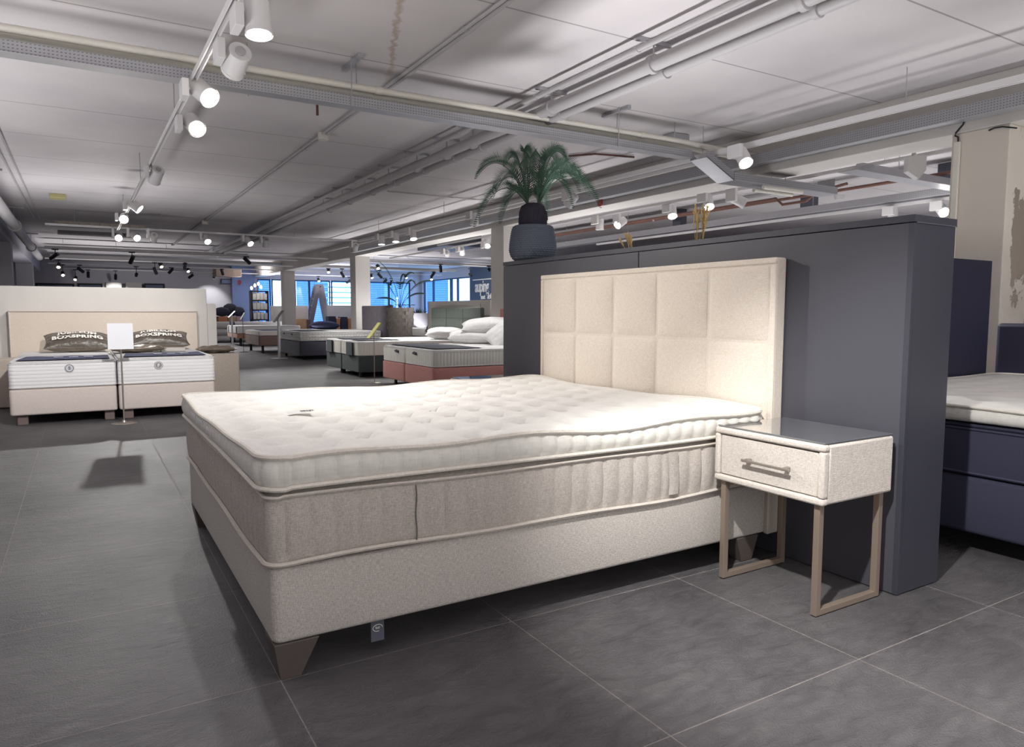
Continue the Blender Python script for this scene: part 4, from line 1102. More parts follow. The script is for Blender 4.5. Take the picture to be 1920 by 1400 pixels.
# ------------------------------------------------------------------ bed behind the divider and its panels
nv, _ = boxbed('box_spring_bed', 'ink blue box spring bed with white topper behind the dark divider', 2.93, 5.03, -1.36, .44, .10, .36, M['navybase'], None, [(3.05, -1.25, .03), (3.05, .33, .03), (4.9, -1.25, .03), (4.9, .33, .03)], M['black'], (5.04, 5.12, -1.4, .46, .2, 1.02, M['navypanel']))
mattress('ink blue mattress on the bed behind the dark divider', 2.925, 5.03, -1.36, .44, .362, .585, M['navybase'], M['navybase'], mpipe=M['navypanel'])
t2 = empty('mattress_topper', (2.92, -1.37, .60), 'white quilted topper on the ink blue bed', 'topper')
P = perim(2.915, 5.03, -1.37, .445, .08, .03)
loops = [[(x-nx*.03, y-ny*.03, .603) for (x, y, nx, ny, s) in P]]
for k in range(5):
    t = k/4
    loops.append([(x+nx*(.008*math.sin(PI*t)-.004+.005*(abs(math.sin(PI*s/.09))**.4-1)), y+ny*(.008*math.sin(PI*t)-.004), .61+.055*t+.006*t*math.sin(s*4)) for (x, y, nx, ny, s) in P])
MB().loops(loops, cap_top=False).build('side_border', M['ticking_side'], t2, angle=60)
loops = []
for k in range(44):
    t = k/44; L = []
    for (x, y, nx, ny, s) in P:
        px, py = 3.97+(x-3.97)*(1-t*.98), -.46+(y+.46)*(1-t*.98)
        L.append((px, py, .668+.006*t*0+.006*math.sin(s*4)*max(0, 1-t*6)+.010*min(1, t*5)+.009*math.sin(px*20+3*math.sin(py*4))*math.sin(py*16)*min(1, t*5)))
    loops.append(L)
MB().loops(loops, cap_bottom=False).build('quilted_cover', M['ticking'], t2, angle=180)
piping(P, .001, .668, .007, lambda s, x, y: .006*math.sin(s*4)).build('piping', M['piping'], t2)
sd = empty('room_divider', (4.3, .52, 0), 'low ink blue side panel between the ink blue bed and the peeling column', 'divider')
MB().box(3.7, 4.99, .485, .545, .002, 1.452).build('panel', M['navypanel'], sd, smooth=False, bevel=.003)

# white cable cover and black cable on the peeling column
MB_ = MB().box(5.672, 5.697, 1.105, 1.150, 0.0, 2.47)
tag(MB_.build('cable_cover', M['pipe_white'], None, smooth=False, bevel=.003), 'white vertical cable cover on the peeling column', 'cable cover')
tag(MB().tube([(5.64, 1.075, 2.72), (5.665, 1.06, 2.66), (5.68, 1.09, 2.60), (5.685, 1.145, 2.545), (5.685, 1.15, 2.525), (5.685, 1.125, 2.51), (5.684, 1.122, 2.47)], .007, 6).build('cord', M['black'], None), 'black cable drooping from the tray to the cable cover', 'cable')
tag(MB().tube([(5.693, .90, 2.515), (5.69, .86, 2.525), (5.688, .80, 2.522), (5.69, .70, 2.49)], .006, 6).build('cord', M['black'], None), 'short dark cable at the top of the peeling column', 'cable')

# ------------------------------------------------------------------ ceiling services
def rods(parent, pts, z0, z1, r=.004):
    for (x, y) in pts: MB().cyl((x, y, z0), (x, y, z1), r, 6).build('hanger_rod', M['galv_plain'], parent)
# white plastic pipes with the perforated tray, running across
wpz = 2.745
for (yy, zz, lb_) in ((3.17, 2.752, 'white plastic pipe, upper of the pair over the bed'), (3.245, 2.728, 'white plastic pipe, lower of the pair over the bed')):
    r = empty('pipe', (1.0, yy, zz), lb_, 'pipe', 'white pipe pair over the bed')
    MB().tube([(-6, yy, zz), (4.6, yy, zz), (5.0, yy, zz-.01), (5.66, yy, zz-.02)], .026, 12).build('pipe_run', M['pipe_white'], r)
    for xx in (1.5, 4.1): MB().cyl((xx, yy, zz), (xx+.05, yy, zz), .030, 12).build('coupling', M['pipe_white'], r)
tr = empty('cable_tray', (1.0, 3.2, 2.62), 'perforated galvanised cable tray under the white pipe pair', 'cable tray')
t_ = MB().box(-6, 4.73, 3.125, 3.130, 2.606, 2.672).box(-6, 4.73, 3.225, 3.230, 2.606, 2.672)
t_.build('side_rail', M['galv'], tr, smooth=False)
MB().box(-6, 4.73, 3.118, 3.236, 2.599, 2.606).build('tray_bed', M['galv_plain'], tr, smooth=False)
rods(tr, [(1.30, 3.115), (1.38, 3.24), (3.80, 3.115), (3.88, 3.24), (-1.0, 3.24), (.6, 3.24), (4.6, 3.24)], 2.59, CE)
for xx in (1.34, 3.84): MB().box(xx-.02, xx+.02, 3.02, 3.40, CE-.03, CE-.001).build('hanger_bracket', M['galv_plain'], tr, smooth=False)

def run(name, label, cat, pts, r, m, n=10, group=None, clamps=(), cm=None, hang=None):
    o = empty(name, pts[0], label, cat, group)
    MB().tube(pts, r, n).build('pipe_run', m, o)
    if clamps:
        for p in clamps:
            MB().cyl((p[0], p[1]-.02, p[2]), (p[0], p[1]+.02, p[2]), r*1.28, n).build('clamp', cm or m, o)
    if hang:
        for p in clamps: MB().cyl((p[0], p[1], p[2]), (p[0], p[1], CE-.028), .006, 6).box(p[0]-.15, p[0]+.15, p[1]-.015, p[1]+.015, CE-.028, CE-.002).build('hanger', M['galv_plain'], o)
    return o
# thin conduit pair along the ceiling, over the bed
for (xx, lb_) in ((1.755, 'thin grey conduit, bed side one of the ceiling pair'), (1.795, 'thin grey conduit, divider side one of the ceiling pair')):
    run('conduit', lb_, 'conduit', [(xx, -6, 2.928), (xx, 20, 2.928)], .013, M['pipe_grey'], 8, 'thin conduit pair on the ceiling', [(xx, y, 2.928) for y in (.6, 2.2, 3.8, 6.2, 8.2, 10)])
jb = MB().cyl((1.775, 5.45, CE-.002), (1.775, 5.45, CE-.075), .055, 18)
tag(jb.build('mounted_junction_box', M['pipe_white'], None), 'round white junction box on the thin conduits, nearer one', 'junction box', 'round junction boxes')
tag(MB().cyl((1.775, 13.8, CE-.002), (1.775, 13.8, CE-.08), .06, 18).build('mounted_junction_box', M['pipe_white'], None), 'round white junction box on the thin conduits, farther one', 'junction box', 'round junction boxes')
tag(MB().box(-.82, -.60, 11.45, 11.75, CE-.06, CE-.001).build('mounted_box', plain('pale_yellow_box', (186, 178, 130), .6), None, smooth=False, bevel=.008), 'small pale yellow box on the ceiling beside the thick pipe', 'box')
run('conduit', 'thin conduit crossing the ceiling above the three downlights', 'conduit', [(3.6, 8.35, 2.92), (5.6, 8.35, 2.92)], .010, M['pipe_grey'], 8, None, [(x_, 8.35, 2.92) for x_ in (3.8, 4.4, 5.0)])
pd = empty('pendant_lamp', (5.15, 26.0, CE), 'cluster of small glinting bulbs hanging before the blue pier', 'lamp')
for k, (dx_, zz) in enumerate(((-.12, 1.98), (.0, 2.08), (.13, 2.14), (.22, 2.02))):
    MB().cyl((5.15+dx_, 26.0, zz+.06), (5.15+dx_*.3, 26.0, CE-.03), .004, 5).build('cord', M['steel'], pd)
    MB().lathe([(.01, -.06), (.04, -.03), (.045, .01), (.02, .06)], (5.15+dx_, 26.0, zz), 10).build('bulb', M['lens_c'], pd)
MB().cyl((5.15, 26, CE-.03), (5.15, 26, CE-.001), .08, 14).build('ceiling_rose', M['steel'], pd)
# three parallel pipes with clamps
ys = [.55, 1.75, 3.0, 4.4, 5.0, 5.8, 6.7, 7.6, 8.6, 9.6]
run('pipe', 'thinnest of the three parallel grey pipes', 'pipe', [(2.83, -6, 2.86), (2.83, 21, 2.86)], .020, M['pipe_grey'], 10, None, [(2.83, y, 2.86) for y in ys], None, None)
run('pipe', 'thick middle grey pipe of the three parallel ones', 'pipe', [(2.98, -6, 2.79), (2.98, 3.7, 2.79), (2.96, 4.1, 2.79), (2.96, 21, 2.79)], .050, M['pipe_grey'], 16, None, [(2.98, y, 2.79) for y in ys], M['pipe_grey'], True)
run('pipe', 'lowest grey pipe of the three parallel ones', 'pipe', [(3.09, -6, 2.755), (3.09, 21, 2.755)], .038, M['pipe_grey'], 14, None, [(3.09, y, 2.755) for y in ys], M['pipe_grey'], None)
# big pipe on the left with bracket
run('pipe', 'thick pale pipe along the shaded columns', 'pipe', [(-1.42, -6, 2.62), (-1.42, 22.3, 2.62)], .085, M['pipe_grey'], 18, None, [(-1.42, y, 2.62) for y in (9.5, 13.5, 18.5)], M['pipe_grey'], True)
run('conduit', 'thin conduit high beside the thick pale pipe', 'conduit', [(-1.20, -6, 2.93), (-1.19, 15, 2.93)], .012, M['pipe_grey'], 8)
run('conduit', 'second thin conduit beside the thick pale pipe', 'conduit', [(-1.11, -6, 2.93), (-1.10, 15, 2.93)], .010, M['pipe_grey'], 8)
# stubs, boxes and a detector
tag(MB().cyl((1.43, 4.45, CE), (1.43, 4.45, CE-.10), .012, 8).build('hanging_pipe_stub', M['rust'], None), 'short rusty stub hanging from the ceiling past the white pipes', 'pipe stub')
tag(MB().tube([(4.55, 4.95, CE-.02), (4.75, 4.7, CE-.02), (5.25, 4.6, CE-.02)], .012, 8).build('hanging_pipe_stub', M['rust'], None), 'bent rusty stub on the ceiling above the palm', 'pipe stub')
tag(MB().box(4.86, 5.08, 3.52, 3.70, CE-.085, CE-.001).build('mounted_box', M['galv_plain'], None, smooth=False, bevel=.006), 'small grey box on the ceiling near the pipe ends', 'box')

def track(name_label, p, q, w=.036, h=.034, rodpts=(), m=None, cat='lighting track'):
    r = empty('lighting_track', p, name_label, cat)
    p = Vector(p); q = Vector(q); d = (q-p).normalized(); s = Vector((-d.y, d.x, 0))*w/2
    up = Vector((0, 0, h))
    for sg in (-1, 1):
        a = s*sg; b = s*sg*.55
        MB().quad_box([p+b, q+b, q+a, p+a, p+b+up, q+b+up, q+a+up, p+a+up]).build('side_rail', m or M['white_metal'], r, smooth=False)
    g = s*.56
    MB().quad_box([p-g+up*.45, q-g+up*.45, q+g+up*.45, p+g+up*.45, p-g+up, q-g+up, q+g+up, p+g+up]).build('channel', M['pipe_grey'], r, smooth=False)
    if rodpts:
        rods(r, rodpts, p.z+h, CE)
    return r
TZ = 2.62; TZ1 = 2.563
track('white lighting track carrying the glaring lamps, running away from us', (.262, -5, TZ1), (.165, 12.9, TZ1), rodpts=[(.24, 1.2), (.22, 4.1), (.2, 7.5), (.18, 11)])
track('white lighting track crossing before the far beds', (-.95, 13.15, TZ), (4.75, 13.15, TZ), rodpts=[(-.5, 13.15), (.9, 13.15), (3.4, 13.15)])
track('white lighting track in front of the beam', (5.02, -5, TZ), (4.80, 13.2, TZ), rodpts=[(4.99, 1.16), (4.95, 3.2), (4.9, 6.0), (4.86, 9.0), (4.82, 12)], w=.05, h=.045)
track('second white track just behind the beam track, over the rose bed', (5.25, 3.35, 2.66), (5.12, 17, 2.66))
track('white lighting track close behind the beam', (6.42, 1.0, 2.56), (6.42, 12.6, 2.56), rodpts=[(6.42, 2.2), (6.42, 7.8)])
track('white lighting track under the grey tray behind the dark divider', (8.5, -1, 2.44), (8.5, 9.5, 2.44), w=.05)
track('short white track over the green bed headboard', (6.42, 10.4, 2.46), (6.42, 15.5, 2.46))
for k, (yy, x1_) in enumerate(((18.5, 11.4), (22.5, 11.4), (25.0, 12.4), (28.0, 12.4))):
    track(('pale lighting track, nearest of the four across the far end', 'pale lighting track, second of the four across the far end', 'pale lighting track, third of the four across the far end', 'pale lighting track, last of the four before the far windows')[k], (-1.3, yy, 2.60), (x1_, yy, 2.60))
# trays behind and across the beam
r = empty('cable_tray', (5.6, 3, 2.6), 'perforated tray fixed along the face of the beam', 'cable tray')
MB().box(5.56, 5.565, -6, 16, 2.625, 2.72).build('side_rail', M['galv'], r, smooth=False)
MB().box(5.56, 5.695, -6, 16, 2.618, 2.625).build('tray_bed', M['galv_plain'], r, smooth=False)
r = empty('cable_tray', (5.8, 2.95, 2.4), 'perforated tray dipping under the beam', 'cable tray')
MB().box(5.12, 6.75, 2.935, 2.94, 2.40, 2.47).build('side_rail', M['galv'], r, smooth=False)
MB().box(5.12, 6.75, 3.155, 3.16, 2.40, 2.47).build('side_rail', M['galv'], r, smooth=False)
MB().box(5.12, 6.75, 2.935, 3.16, 2.393, 2.40).build('tray_bed', M['galv_plain'], r, smooth=False)
MB().quad_box([(4.74, 2.94, 2.575), (5.12, 2.94, 2.393), (5.12, 3.16, 2.393), (4.74, 3.16, 2.575), (4.74, 2.94, 2.582), (5.12, 2.94, 2.40), (5.12, 3.16, 2.40), (4.74, 3.16, 2.582)]).build('sloping_bed', M['galv_plain'], r, smooth=False)
for yy in (2.94, 3.155):
    MB().quad_box([(4.74, yy, 2.575), (5.12, yy, 2.393), (5.12, yy+.005, 2.393), (4.74, yy+.005, 2.575), (4.74, yy, 2.65), (5.12, yy, 2.47), (5.12, yy+.005, 2.47), (4.74, yy+.005, 2.65)]).build('sloping_rail', M['galv'], r, smooth=False)
MB().box(6.7, 6.705, 2.94, 3.155, 2.40, 2.56).build('end_plate', M['galv'], r, smooth=False)
rods(r, [(6.02, 3.05), (5.8, 3.05)], 2.40, 2.539)
r = empty('cable_tray', (7, 2.4, 2.5), 'grey tray crossing behind the beam beside the peeling column', 'cable tray')
MB().box(6.12, 11, 2.30, 2.305, 2.50, 2.57).build('side_rail', M['galv_plain'], r, smooth=False)
MB().box(6.12, 11, 2.30, 2.50, 2.493, 2.50).build('tray_bed', M['galv_plain'], r, smooth=False)
rods(r, [(7, 2.4), (9, 2.4)], 2.5, CE)
r = empty('cable_tray', (8.5, 3, 2.52), 'long grey tray above the white track behind the dark divider', 'cable tray')
MB().box(8.40, 8.405, -1, 12, 2.50, 2.585).build('side_rail', M['galv'], r, smooth=False)
MB().box(8.40, 8.62, -1, 12, 2.493, 2.50).build('tray_bed', M['galv_plain'], r, smooth=False)
rods(r, [(8.45, y) for y in (.5, 2.5, 4.5, 6.5, 8.5, 10.5)], 2.5, CE)
run('pipe', 'rust red pipe behind the beam, upper one', 'pipe', [(7.75, -2, 2.62), (7.75, 12, 2.62)], .020, M['rust'], 8, None, [(7.75, y, 2.62) for y in (1.5, 3.9, 7)], M['galv_plain'])
run('hanging_pipe', 'rust red pipe behind the beam, lower one with a U bend', 'pipe', [(7.3, 12, 2.56), (7.3, 4.2, 2.56), (7.3, 4.1, 2.47), (7.3, 3.75, 2.47), (7.3, 3.6, 2.56), (7.3, 3.2, 2.60)], .018, M['rust'], 8)
run('hanging_pipe', 'white pipe pair stub under the dipping tray, nearer', 'pipe', [(5.5, 2.90, 2.355), (6.1, 2.90, 2.355)], .022, M['pipe_white'], 10)
run('hanging_pipe', 'white pipe pair stub under the dipping tray, farther', 'pipe', [(5.5, 3.02, 2.345), (6.1, 3.02, 2.345)], .022, M['pipe_white'], 10)
tag(MB().lathe([(.02, -.075), (.06, -.07), (.075, -.03), (.08, -.001)], (9.94, 5.13, CE), 18).build('smoke_detector', M['white_metal'], None), 'round white smoke detector on the ceiling behind the beam', 'smoke detector')
for k, (x_, y_, lb_) in enumerate(((8.9, 7.6, 'dark clip box above the far tray, over the short dried grass'), (8.9, 4.9, 'dark clip box above the far tray, between the dried grass and the lamp'), (8.9, 2.9, 'dark clip box above the far tray near the peeling column'))):
    tag(MB().box(x_-.08, x_+.08, y_-.10, y_+.10, 2.62, CE-.001).build('mounted_box', M['greybase'], None, smooth=False, bevel=.01), lb_, 'box', 'dark boxes behind the beam')
# red number hanging on the beam
nr = empty('number_sign', (5.66, 5.79, 2.52), 'small red number sign on the beam beside the palm', 'sign')
t_ = text_mb('8', .19, 1, .010, .006); t_.xform(Matrix.Translation((5.672, 5.79, 2.60)) @ Rw); t_.build('digit', M['red'], nr, smooth=False, fix=False)
MB().box(5.680, 5.697, 5.72, 5.86, 2.54, 2.66).build('back_plate', M['pipe_grey'], nr, smooth=False)
nr = empty('number_sign', (4.965, 28.70, 2.15), 'small red number sign on the blue pier by the far windows', 'sign')
t_ = text_mb('0', .26, 1, .012, .006); t_.xform(Matrix.Translation((5.1, 28.73, 2.28)) @ Matrix.Rotation(PI/2, 4, 'X')); t_.build('digit', M['red'], nr, smooth=False, fix=False)
# far services: wide trays, air duct
for k, (yy, zz, a, b, lb_) in enumerate(((19.6, 2.66, -1.2, 3.7, 'dark wide tray across the far ceiling, nearest one'), (21.3, 2.74, -1.2, 5.6, 'dark wide tray across the far ceiling, middle one'), (23.6, 2.72, -1.2, 5.6, 'dark wide tray across the far ceiling, last one'), (20.3, 2.7, 6.2, 12.6, 'dark wide tray behind the beam before the side windows'), (24.0, 2.72, 6.2, 12.6, 'dark tray close to the far windows behind the beam'))):
    r = empty('cable_tray', (a, yy, zz), lb_, 'cable tray')
    MB().box(a, b, yy, yy+.3, zz, zz+.012).box(a, b, yy, yy+.012, zz+.012, zz+.09).build('tray_bed', M['pipe_grey'], r, smooth=False)
    rods(r, [(a+.4+1.2*j, yy+.15) for j in range(int((b-a)/1.2))], zz, CE)
ac = empty('mounted_air_unit', (7.0, 14.2, 2.5), 'dark ceiling air unit above the green headboard', 'air unit')
MB().box(6.8, 7.7, 12.9, 14.6, 2.62, CE-.002).build('casing', M['slate2'], ac, smooth=False, bevel=.01)
dk = empty('hanging_air_duct', (4.1, 26.0, 2.5), 'boxed beige duct beside the far white wall', 'duct')
MB().box(3.9, 4.8, 26.6, 27.4, 2.42, 2.72).build('casing', plain('beige_duct', (168, 150, 140), .7), dk, smooth=False, bevel=.01)
# fluorescent battens
for k, (yy, lb_) in enumerate(((14.75, 'long ribbed fluorescent fitting, nearer of the pair'), (16.6, 'long ribbed fluorescent fitting, farther of the pair'))):
    r = empty('mounted_fluorescent_lamp', (-.3, yy, 2.8), lb_, 'ceiling lamp', 'fluorescent pair by the thick pipe')
    MB().box(-.84, .75, yy+.02, yy+.10, 2.80, 2.88).build('housing', M['beige_head'] if k == 0 else M['pipe_grey'], r, smooth=False, bevel=.006)
    MB().cyl((-.84, yy, 2.79), (.75, yy, 2.79), .018, 10).build('tube', plain('tube_white', (240, 238, 236), .3), r)
    q_ = MB()
    for j in range(9): q_.box(-.8+j*.18, -.785+j*.18, yy-.03, yy+.02, 2.80, 2.86)
    q_.build('louvre', M['pipe_grey'], r, smooth=False)
# dark framed displays on the far wall seen above the cream divider
for k, (a, b, m1, z_, lb_) in enumerate(((-1.85, -.65, M['headgrey'], 2.12, 'dark framed display at the shaded end of the far wall'), (-.55, .25, M['headgrey'], 2.14, 'dark framed display with a white lower board'), (1.64, 2.36, M['headgrey'], 2.18, 'dark framed display beside the two lit white panels'))):
    r = empty('framed_display', ((a+b)/2, 28.9, 0), lb_, 'display', 'framed displays on the far wall')
    MB().box(a, b, 28.93, 28.99, .2, z_).build('frame', M['black'], r, smooth=False)
    MB().box(a+.06, b-.06, 28.915, 28.93, .25, z_-.06).build('panel', plain('grey_blue_panel', (112, 118, 140), .7), r, smooth=False)
    if k: MB().box(a+.08, b-.02, 28.86, 28.91, .2, 1.98 if k == 1 else 1.95).build('white_board', M['paint'], r, smooth=False)
for (a, b, lb_) in ((.36, .88, 'lit white hanging panel nearer the thick pipe'), (1.02, 1.56, 'lit white hanging panel nearer the white wall')):
    tag(MB().box(a, b, 28.85, 28.95, 0, 2.20).build('poster_board', M['paint'], None, smooth=False, bevel=.01), lb_, 'panel', 'lit white panels on the far wall')
for (a, b) in ((.90, 1.0), (1.57, 1.66)):
    tag(MB().box(a, b, 28.88, 28.96, 0, 2.15).build('dark_gap_strip', M['black'], None, smooth=False), 'dark strip drawn for the gap between white panels' if a < 1 else 'dark strip drawn for the gap beside the framed display', 'post')  # black strip drawn in place of a dark gap
sb = empty('wall_sign', (4.43, 28.9, 2.2), 'small framed blue sign high on the lit white wall', 'sign')
MB().box(4.42, 4.84, 28.93, 28.97, 2.22, 2.42).build('frame', M['wall_dark'], sb, smooth=False)
MB().box(4.45, 4.81, 28.92, 28.93, 2.25, 2.39).build('panel', plain('sign_lilac', (150, 162, 200), .6), sb, smooth=False)

# ------------------------------------------------------------------ lamps
def spot_light(name, loc, d, energy, angle, blend, color, parent, size=.035):
    L = bpy.data.lights.new(name, 'SPOT'); L.energy = energy; L.spot_size = math.radians(angle); L.spot_blend = blend
    L.color = color; L.shadow_soft_size = size
    o = bpy.data.objects.new(name, L); C.objects.link(o); o.parent = parent
    o.location = Vector(loc)-parent.location
    o.rotation_mode = 'QUATERNION'; o.rotation_quaternion = Vector(d).to_track_quat('-Z', 'Y')
    return o
WARM = (1.0, .955, .90); NEUT = (1.0, .985, .965)
def spotlight(label, lens, aim, tz, energy=0, angle=70, blend=.6, m='w', r=.062, L=.16, group=None, lit=True, color=NEUT, adapter_off=(-.0, .12), lamp_name='track_spotlight', soft=.035):
    lens = Vector(lens); d = (Vector(aim)-lens).normalized()
    back = lens-d*L
    white = m == 'w'
    mh = M['white_metal'] if white else M['black']
    root = empty(lamp_name, (back.x, back.y, tz), label, 'spotlight', group)
    h = MB()
    # stepped cylinder
    ax = d
    h.cyl(back, lens, r, 22 if white else 12)
    h.build('housing', mh, root, bevel=.004 if white else 0)
    if white:
        MB().cyl(back-ax*.004, back-ax*.010, r*.45, 14).build('back_cap', M['pipe_grey'], root)
        MB().cyl(lens-ax*.012, lens+ax*.006, r*1.05, 22, r*1.07, caps=False).build('bezel', mh, root)
    if lit:
        MB().cyl(lens+ax*.001, lens+ax*.004, r*.90, 20).build('lens', M['lens'] if white else M['lens_c'], root)
    # bracket up to the track
    mid = back.lerp(lens, .35); side = Vector((-1, 0, 0)) if white else Vector((0, 0, 0))
    if white:
        bx = mid+Vector((-r-.035, 0, 0))
        MB().box(bx.x-.021, bx.x+.021, bx.y-.075, bx.y+.075, min(mid.z-.03, tz-.11), tz-.001).build('driver_box', mh, root, bevel=.003)
        MB().cyl((bx.x, bx.y, mid.z), (mid.x, mid.y, mid.z), .012, 10).build('arm', mh, root)
    else:
        MB().tube([(mid.x, mid.y, mid.z), (mid.x, mid.y, tz-.03)], .010, 6).build('arm', mh, root)
        MB().box(mid.x-.07, mid.x+.07, mid.y-.018, mid.y+.018, tz-.03, tz-.001).build('adapter', mh, root, smooth=False)
    if energy > 0: spot_light('lamp_beam', lens+ax*.012, d, energy, angle, blend, color, root, soft)
    return root
TB = TZ; T1 = TZ1
# the first track (x about 0.25)
spotlight('white track spotlight behind the camera side end of the track', (.10, -1.22, 2.46), (1.80, -.58, .32), T1, 290, 52, .7)
spotlight('white track spotlight over the bed foot, shining straight down', (.345, 1.66, 2.45), (.42, 1.35, 0), T1, 42, 78, .9)
spotlight('white track spotlight glaring straight at the camera', (.30, 2.94, 2.46), (1.45, .85, .8), T1, 140, 66, .7, color=WARM)
spotlight('white flanged spotlight housing turned away, just before the glaring one', (.33, 2.28, 2.45), (-.15, 6.9, .55), T1, 330, 46, .6, lit=True)
spotlight('white track spotlight just beyond the glaring one, facing us', (.345, 3.87, 2.47), (.95, 1.0, .6), T1, 70, 52, .6)
spotlight('white track spotlight turned away towards the lettered pillows', (.24, 6.25, 2.44), (-.25, 8.2, .95), T1, 95, 75, .7)
spotlight('white track spotlight aimed across the aisle, above the facing one', (.27, 8.9, 2.47), (3.0, 7.9, .2), T1, 90, 55, .6)
spotlight('white track spotlight facing us at the far part of the track', (.14, 10.2, 2.47), (-.34, 3.0, 0), T1, 290, 46, .5, soft=.05)
spotlight('white spotlight left of the track end on the cross track', (.18, 13.0, 2.44), (-.3, 8.6, .6), TB, 60, 60, .6)
spotlight('warm white spotlight right of the track end on the cross track', (.47, 12.85, 2.44), (2.5, 9.0, .3), TB, 120, 60, .6, color=WARM)
spotlight('white spotlight housing turned away beside the track end', (.74, 12.9, 2.42), (.5, 16, .4), TB, 0, lit=False)
spotlight('lit white spotlight midway on the cross track', (1.70, 13.0, 2.45), (2.4, 10.5, .2), TB, 120, 70, .6)
spotlight('lit white spotlight nearer the pipes on the cross track', (2.50, 13.02, 2.45), (3.6, 11.0, .3), TB, 140, 70, .6)
spotlight('white spotlight housing next to the pipes on the cross track', (2.84, 13.25, 2.44), (2.9, 14.5, .9), TB, 0, lit=False)
spotlight('white spotlight hanging at the corner where the two tracks meet', (4.68, 13.1, 2.44), (4.9, 15.2, .8), TB, 120, 70, .7, lit=False)
# the track in front of the beam
spotlight('white spotlight by the pipe ends in front of the beam', (4.80, 2.52, 2.455), (4.1, .6, .1), TB, 170, 75, .6)
spotlight('white downlight over the green bed, farthest of three', (4.66, 11.43, 2.42), (4.6, 11.2, 0), TB, 125, 80, .7)
spotlight('white downlight over the green bed, middle of three', (4.70, 10.78, 2.42), (4.6, 10.4, 0), TB, 125, 80, .7)
spotlight('white downlight over the rose bed, nearest of three', (4.79, 10.14, 2.42), (4.7, 9.2, 0), TB, 125, 80, .7)
spotlight('shaded white spotlight beside the palm frond', (4.75, 7.7, 2.43), (4.6, 7.4, 0), TB, 60, 80, .7, lit=False)
spotlight('white spotlight out over the aisle by the rose bed', (4.86, 5.4, 2.44), (4.4, 7.4, .5), TB, 20, 75, .7, lit=False)
# lamps behind the beam
z4 = 2.56
BB = 'lamps close behind the beam'
spotlight('white spotlight housing above the dark divider, beside the palm', (6.42, 6.75, 2.36), (6.42, 6.8, 0), z4, 80, 80, .7, lit=False)
spotlight('lit white spotlight turned sideways, next along from the palm', (6.50, 6.42, 2.40), (5.2, 6.3, 1.6), z4, 60, 80, .7)
spotlight('lit white spotlight above the divider joint', (6.50, 5.25, 2.40), (6.1, 4.6, 1.2), z4, 80, 80, .7)
spotlight('lit white spotlight behind the tall dried grass', (6.22, 4.32, 2.39), (5.9, 3.8, 1.5), z4, 60, 80, .7)
spotlight('lit white spotlight under the dipping tray', (6.40, 3.92, 2.39), (7.4, 3.1, 1.7), z4, 60, 80, .7)
spotlight('lit white spotlight over the green headboard beside the column', (6.44, 10.35, 2.39), (5.9, 9.5, 1.2), 2.46, 60, 80, .7)
spotlight('white spotlight housing second along from the column over the green headboard', (6.50, 11.55, 2.33), (7.0, 12.3, 1.7), 2.46, 0, lit=False)
spotlight('white spotlight housing third along from the column over the green headboard', (6.46, 12.2, 2.35), (6.9, 13.0, 2.1), 2.46, 0, lit=False)
spotlight('glaring white spotlight above the divider end beside the peeling column', (8.50, 2.72, 2.30), (6.5, .2, .3), 2.44, 170, 85, .7)
spotlight('white spotlight half hidden behind the divider corner', (8.50, 3.35, 2.28), (8.3, 3.0, 0), 2.44, 60, 85, .7)
# white wedge shaped fitting under the beam
wg = empty('hanging_wedge_lamp', (6.3, 1.85, 2.54), 'white wedge shaped lamp below the beam near the peeling column', 'lamp')
wq = MB(); cw = Vector((6.26, 1.80, 0))
for dd in (-.04, .04):
    for (ss, zz) in ((-.085, 2.54), (.085, 2.54), (.085, 2.41), (.02, 2.33), (-.085, 2.40)):
        wq.v.append(tuple(cw+RT*ss+DP*dd+Vector((0, 0, zz))))
wq.f += [(4, 3, 2, 1, 0), (5, 6, 7, 8, 9)]+[(k, (k+1) % 5, 5+(k+1) % 5, 5+k) for k in range(5)]
wq.build('housing', M['white_metal'], wg, smooth=False, bevel=.004)
MB().cyl((6.3, 1.84, 2.54), (6.3, 1.84, CE-.001), .02, 10).build('stem', M['white_metal'], wg)
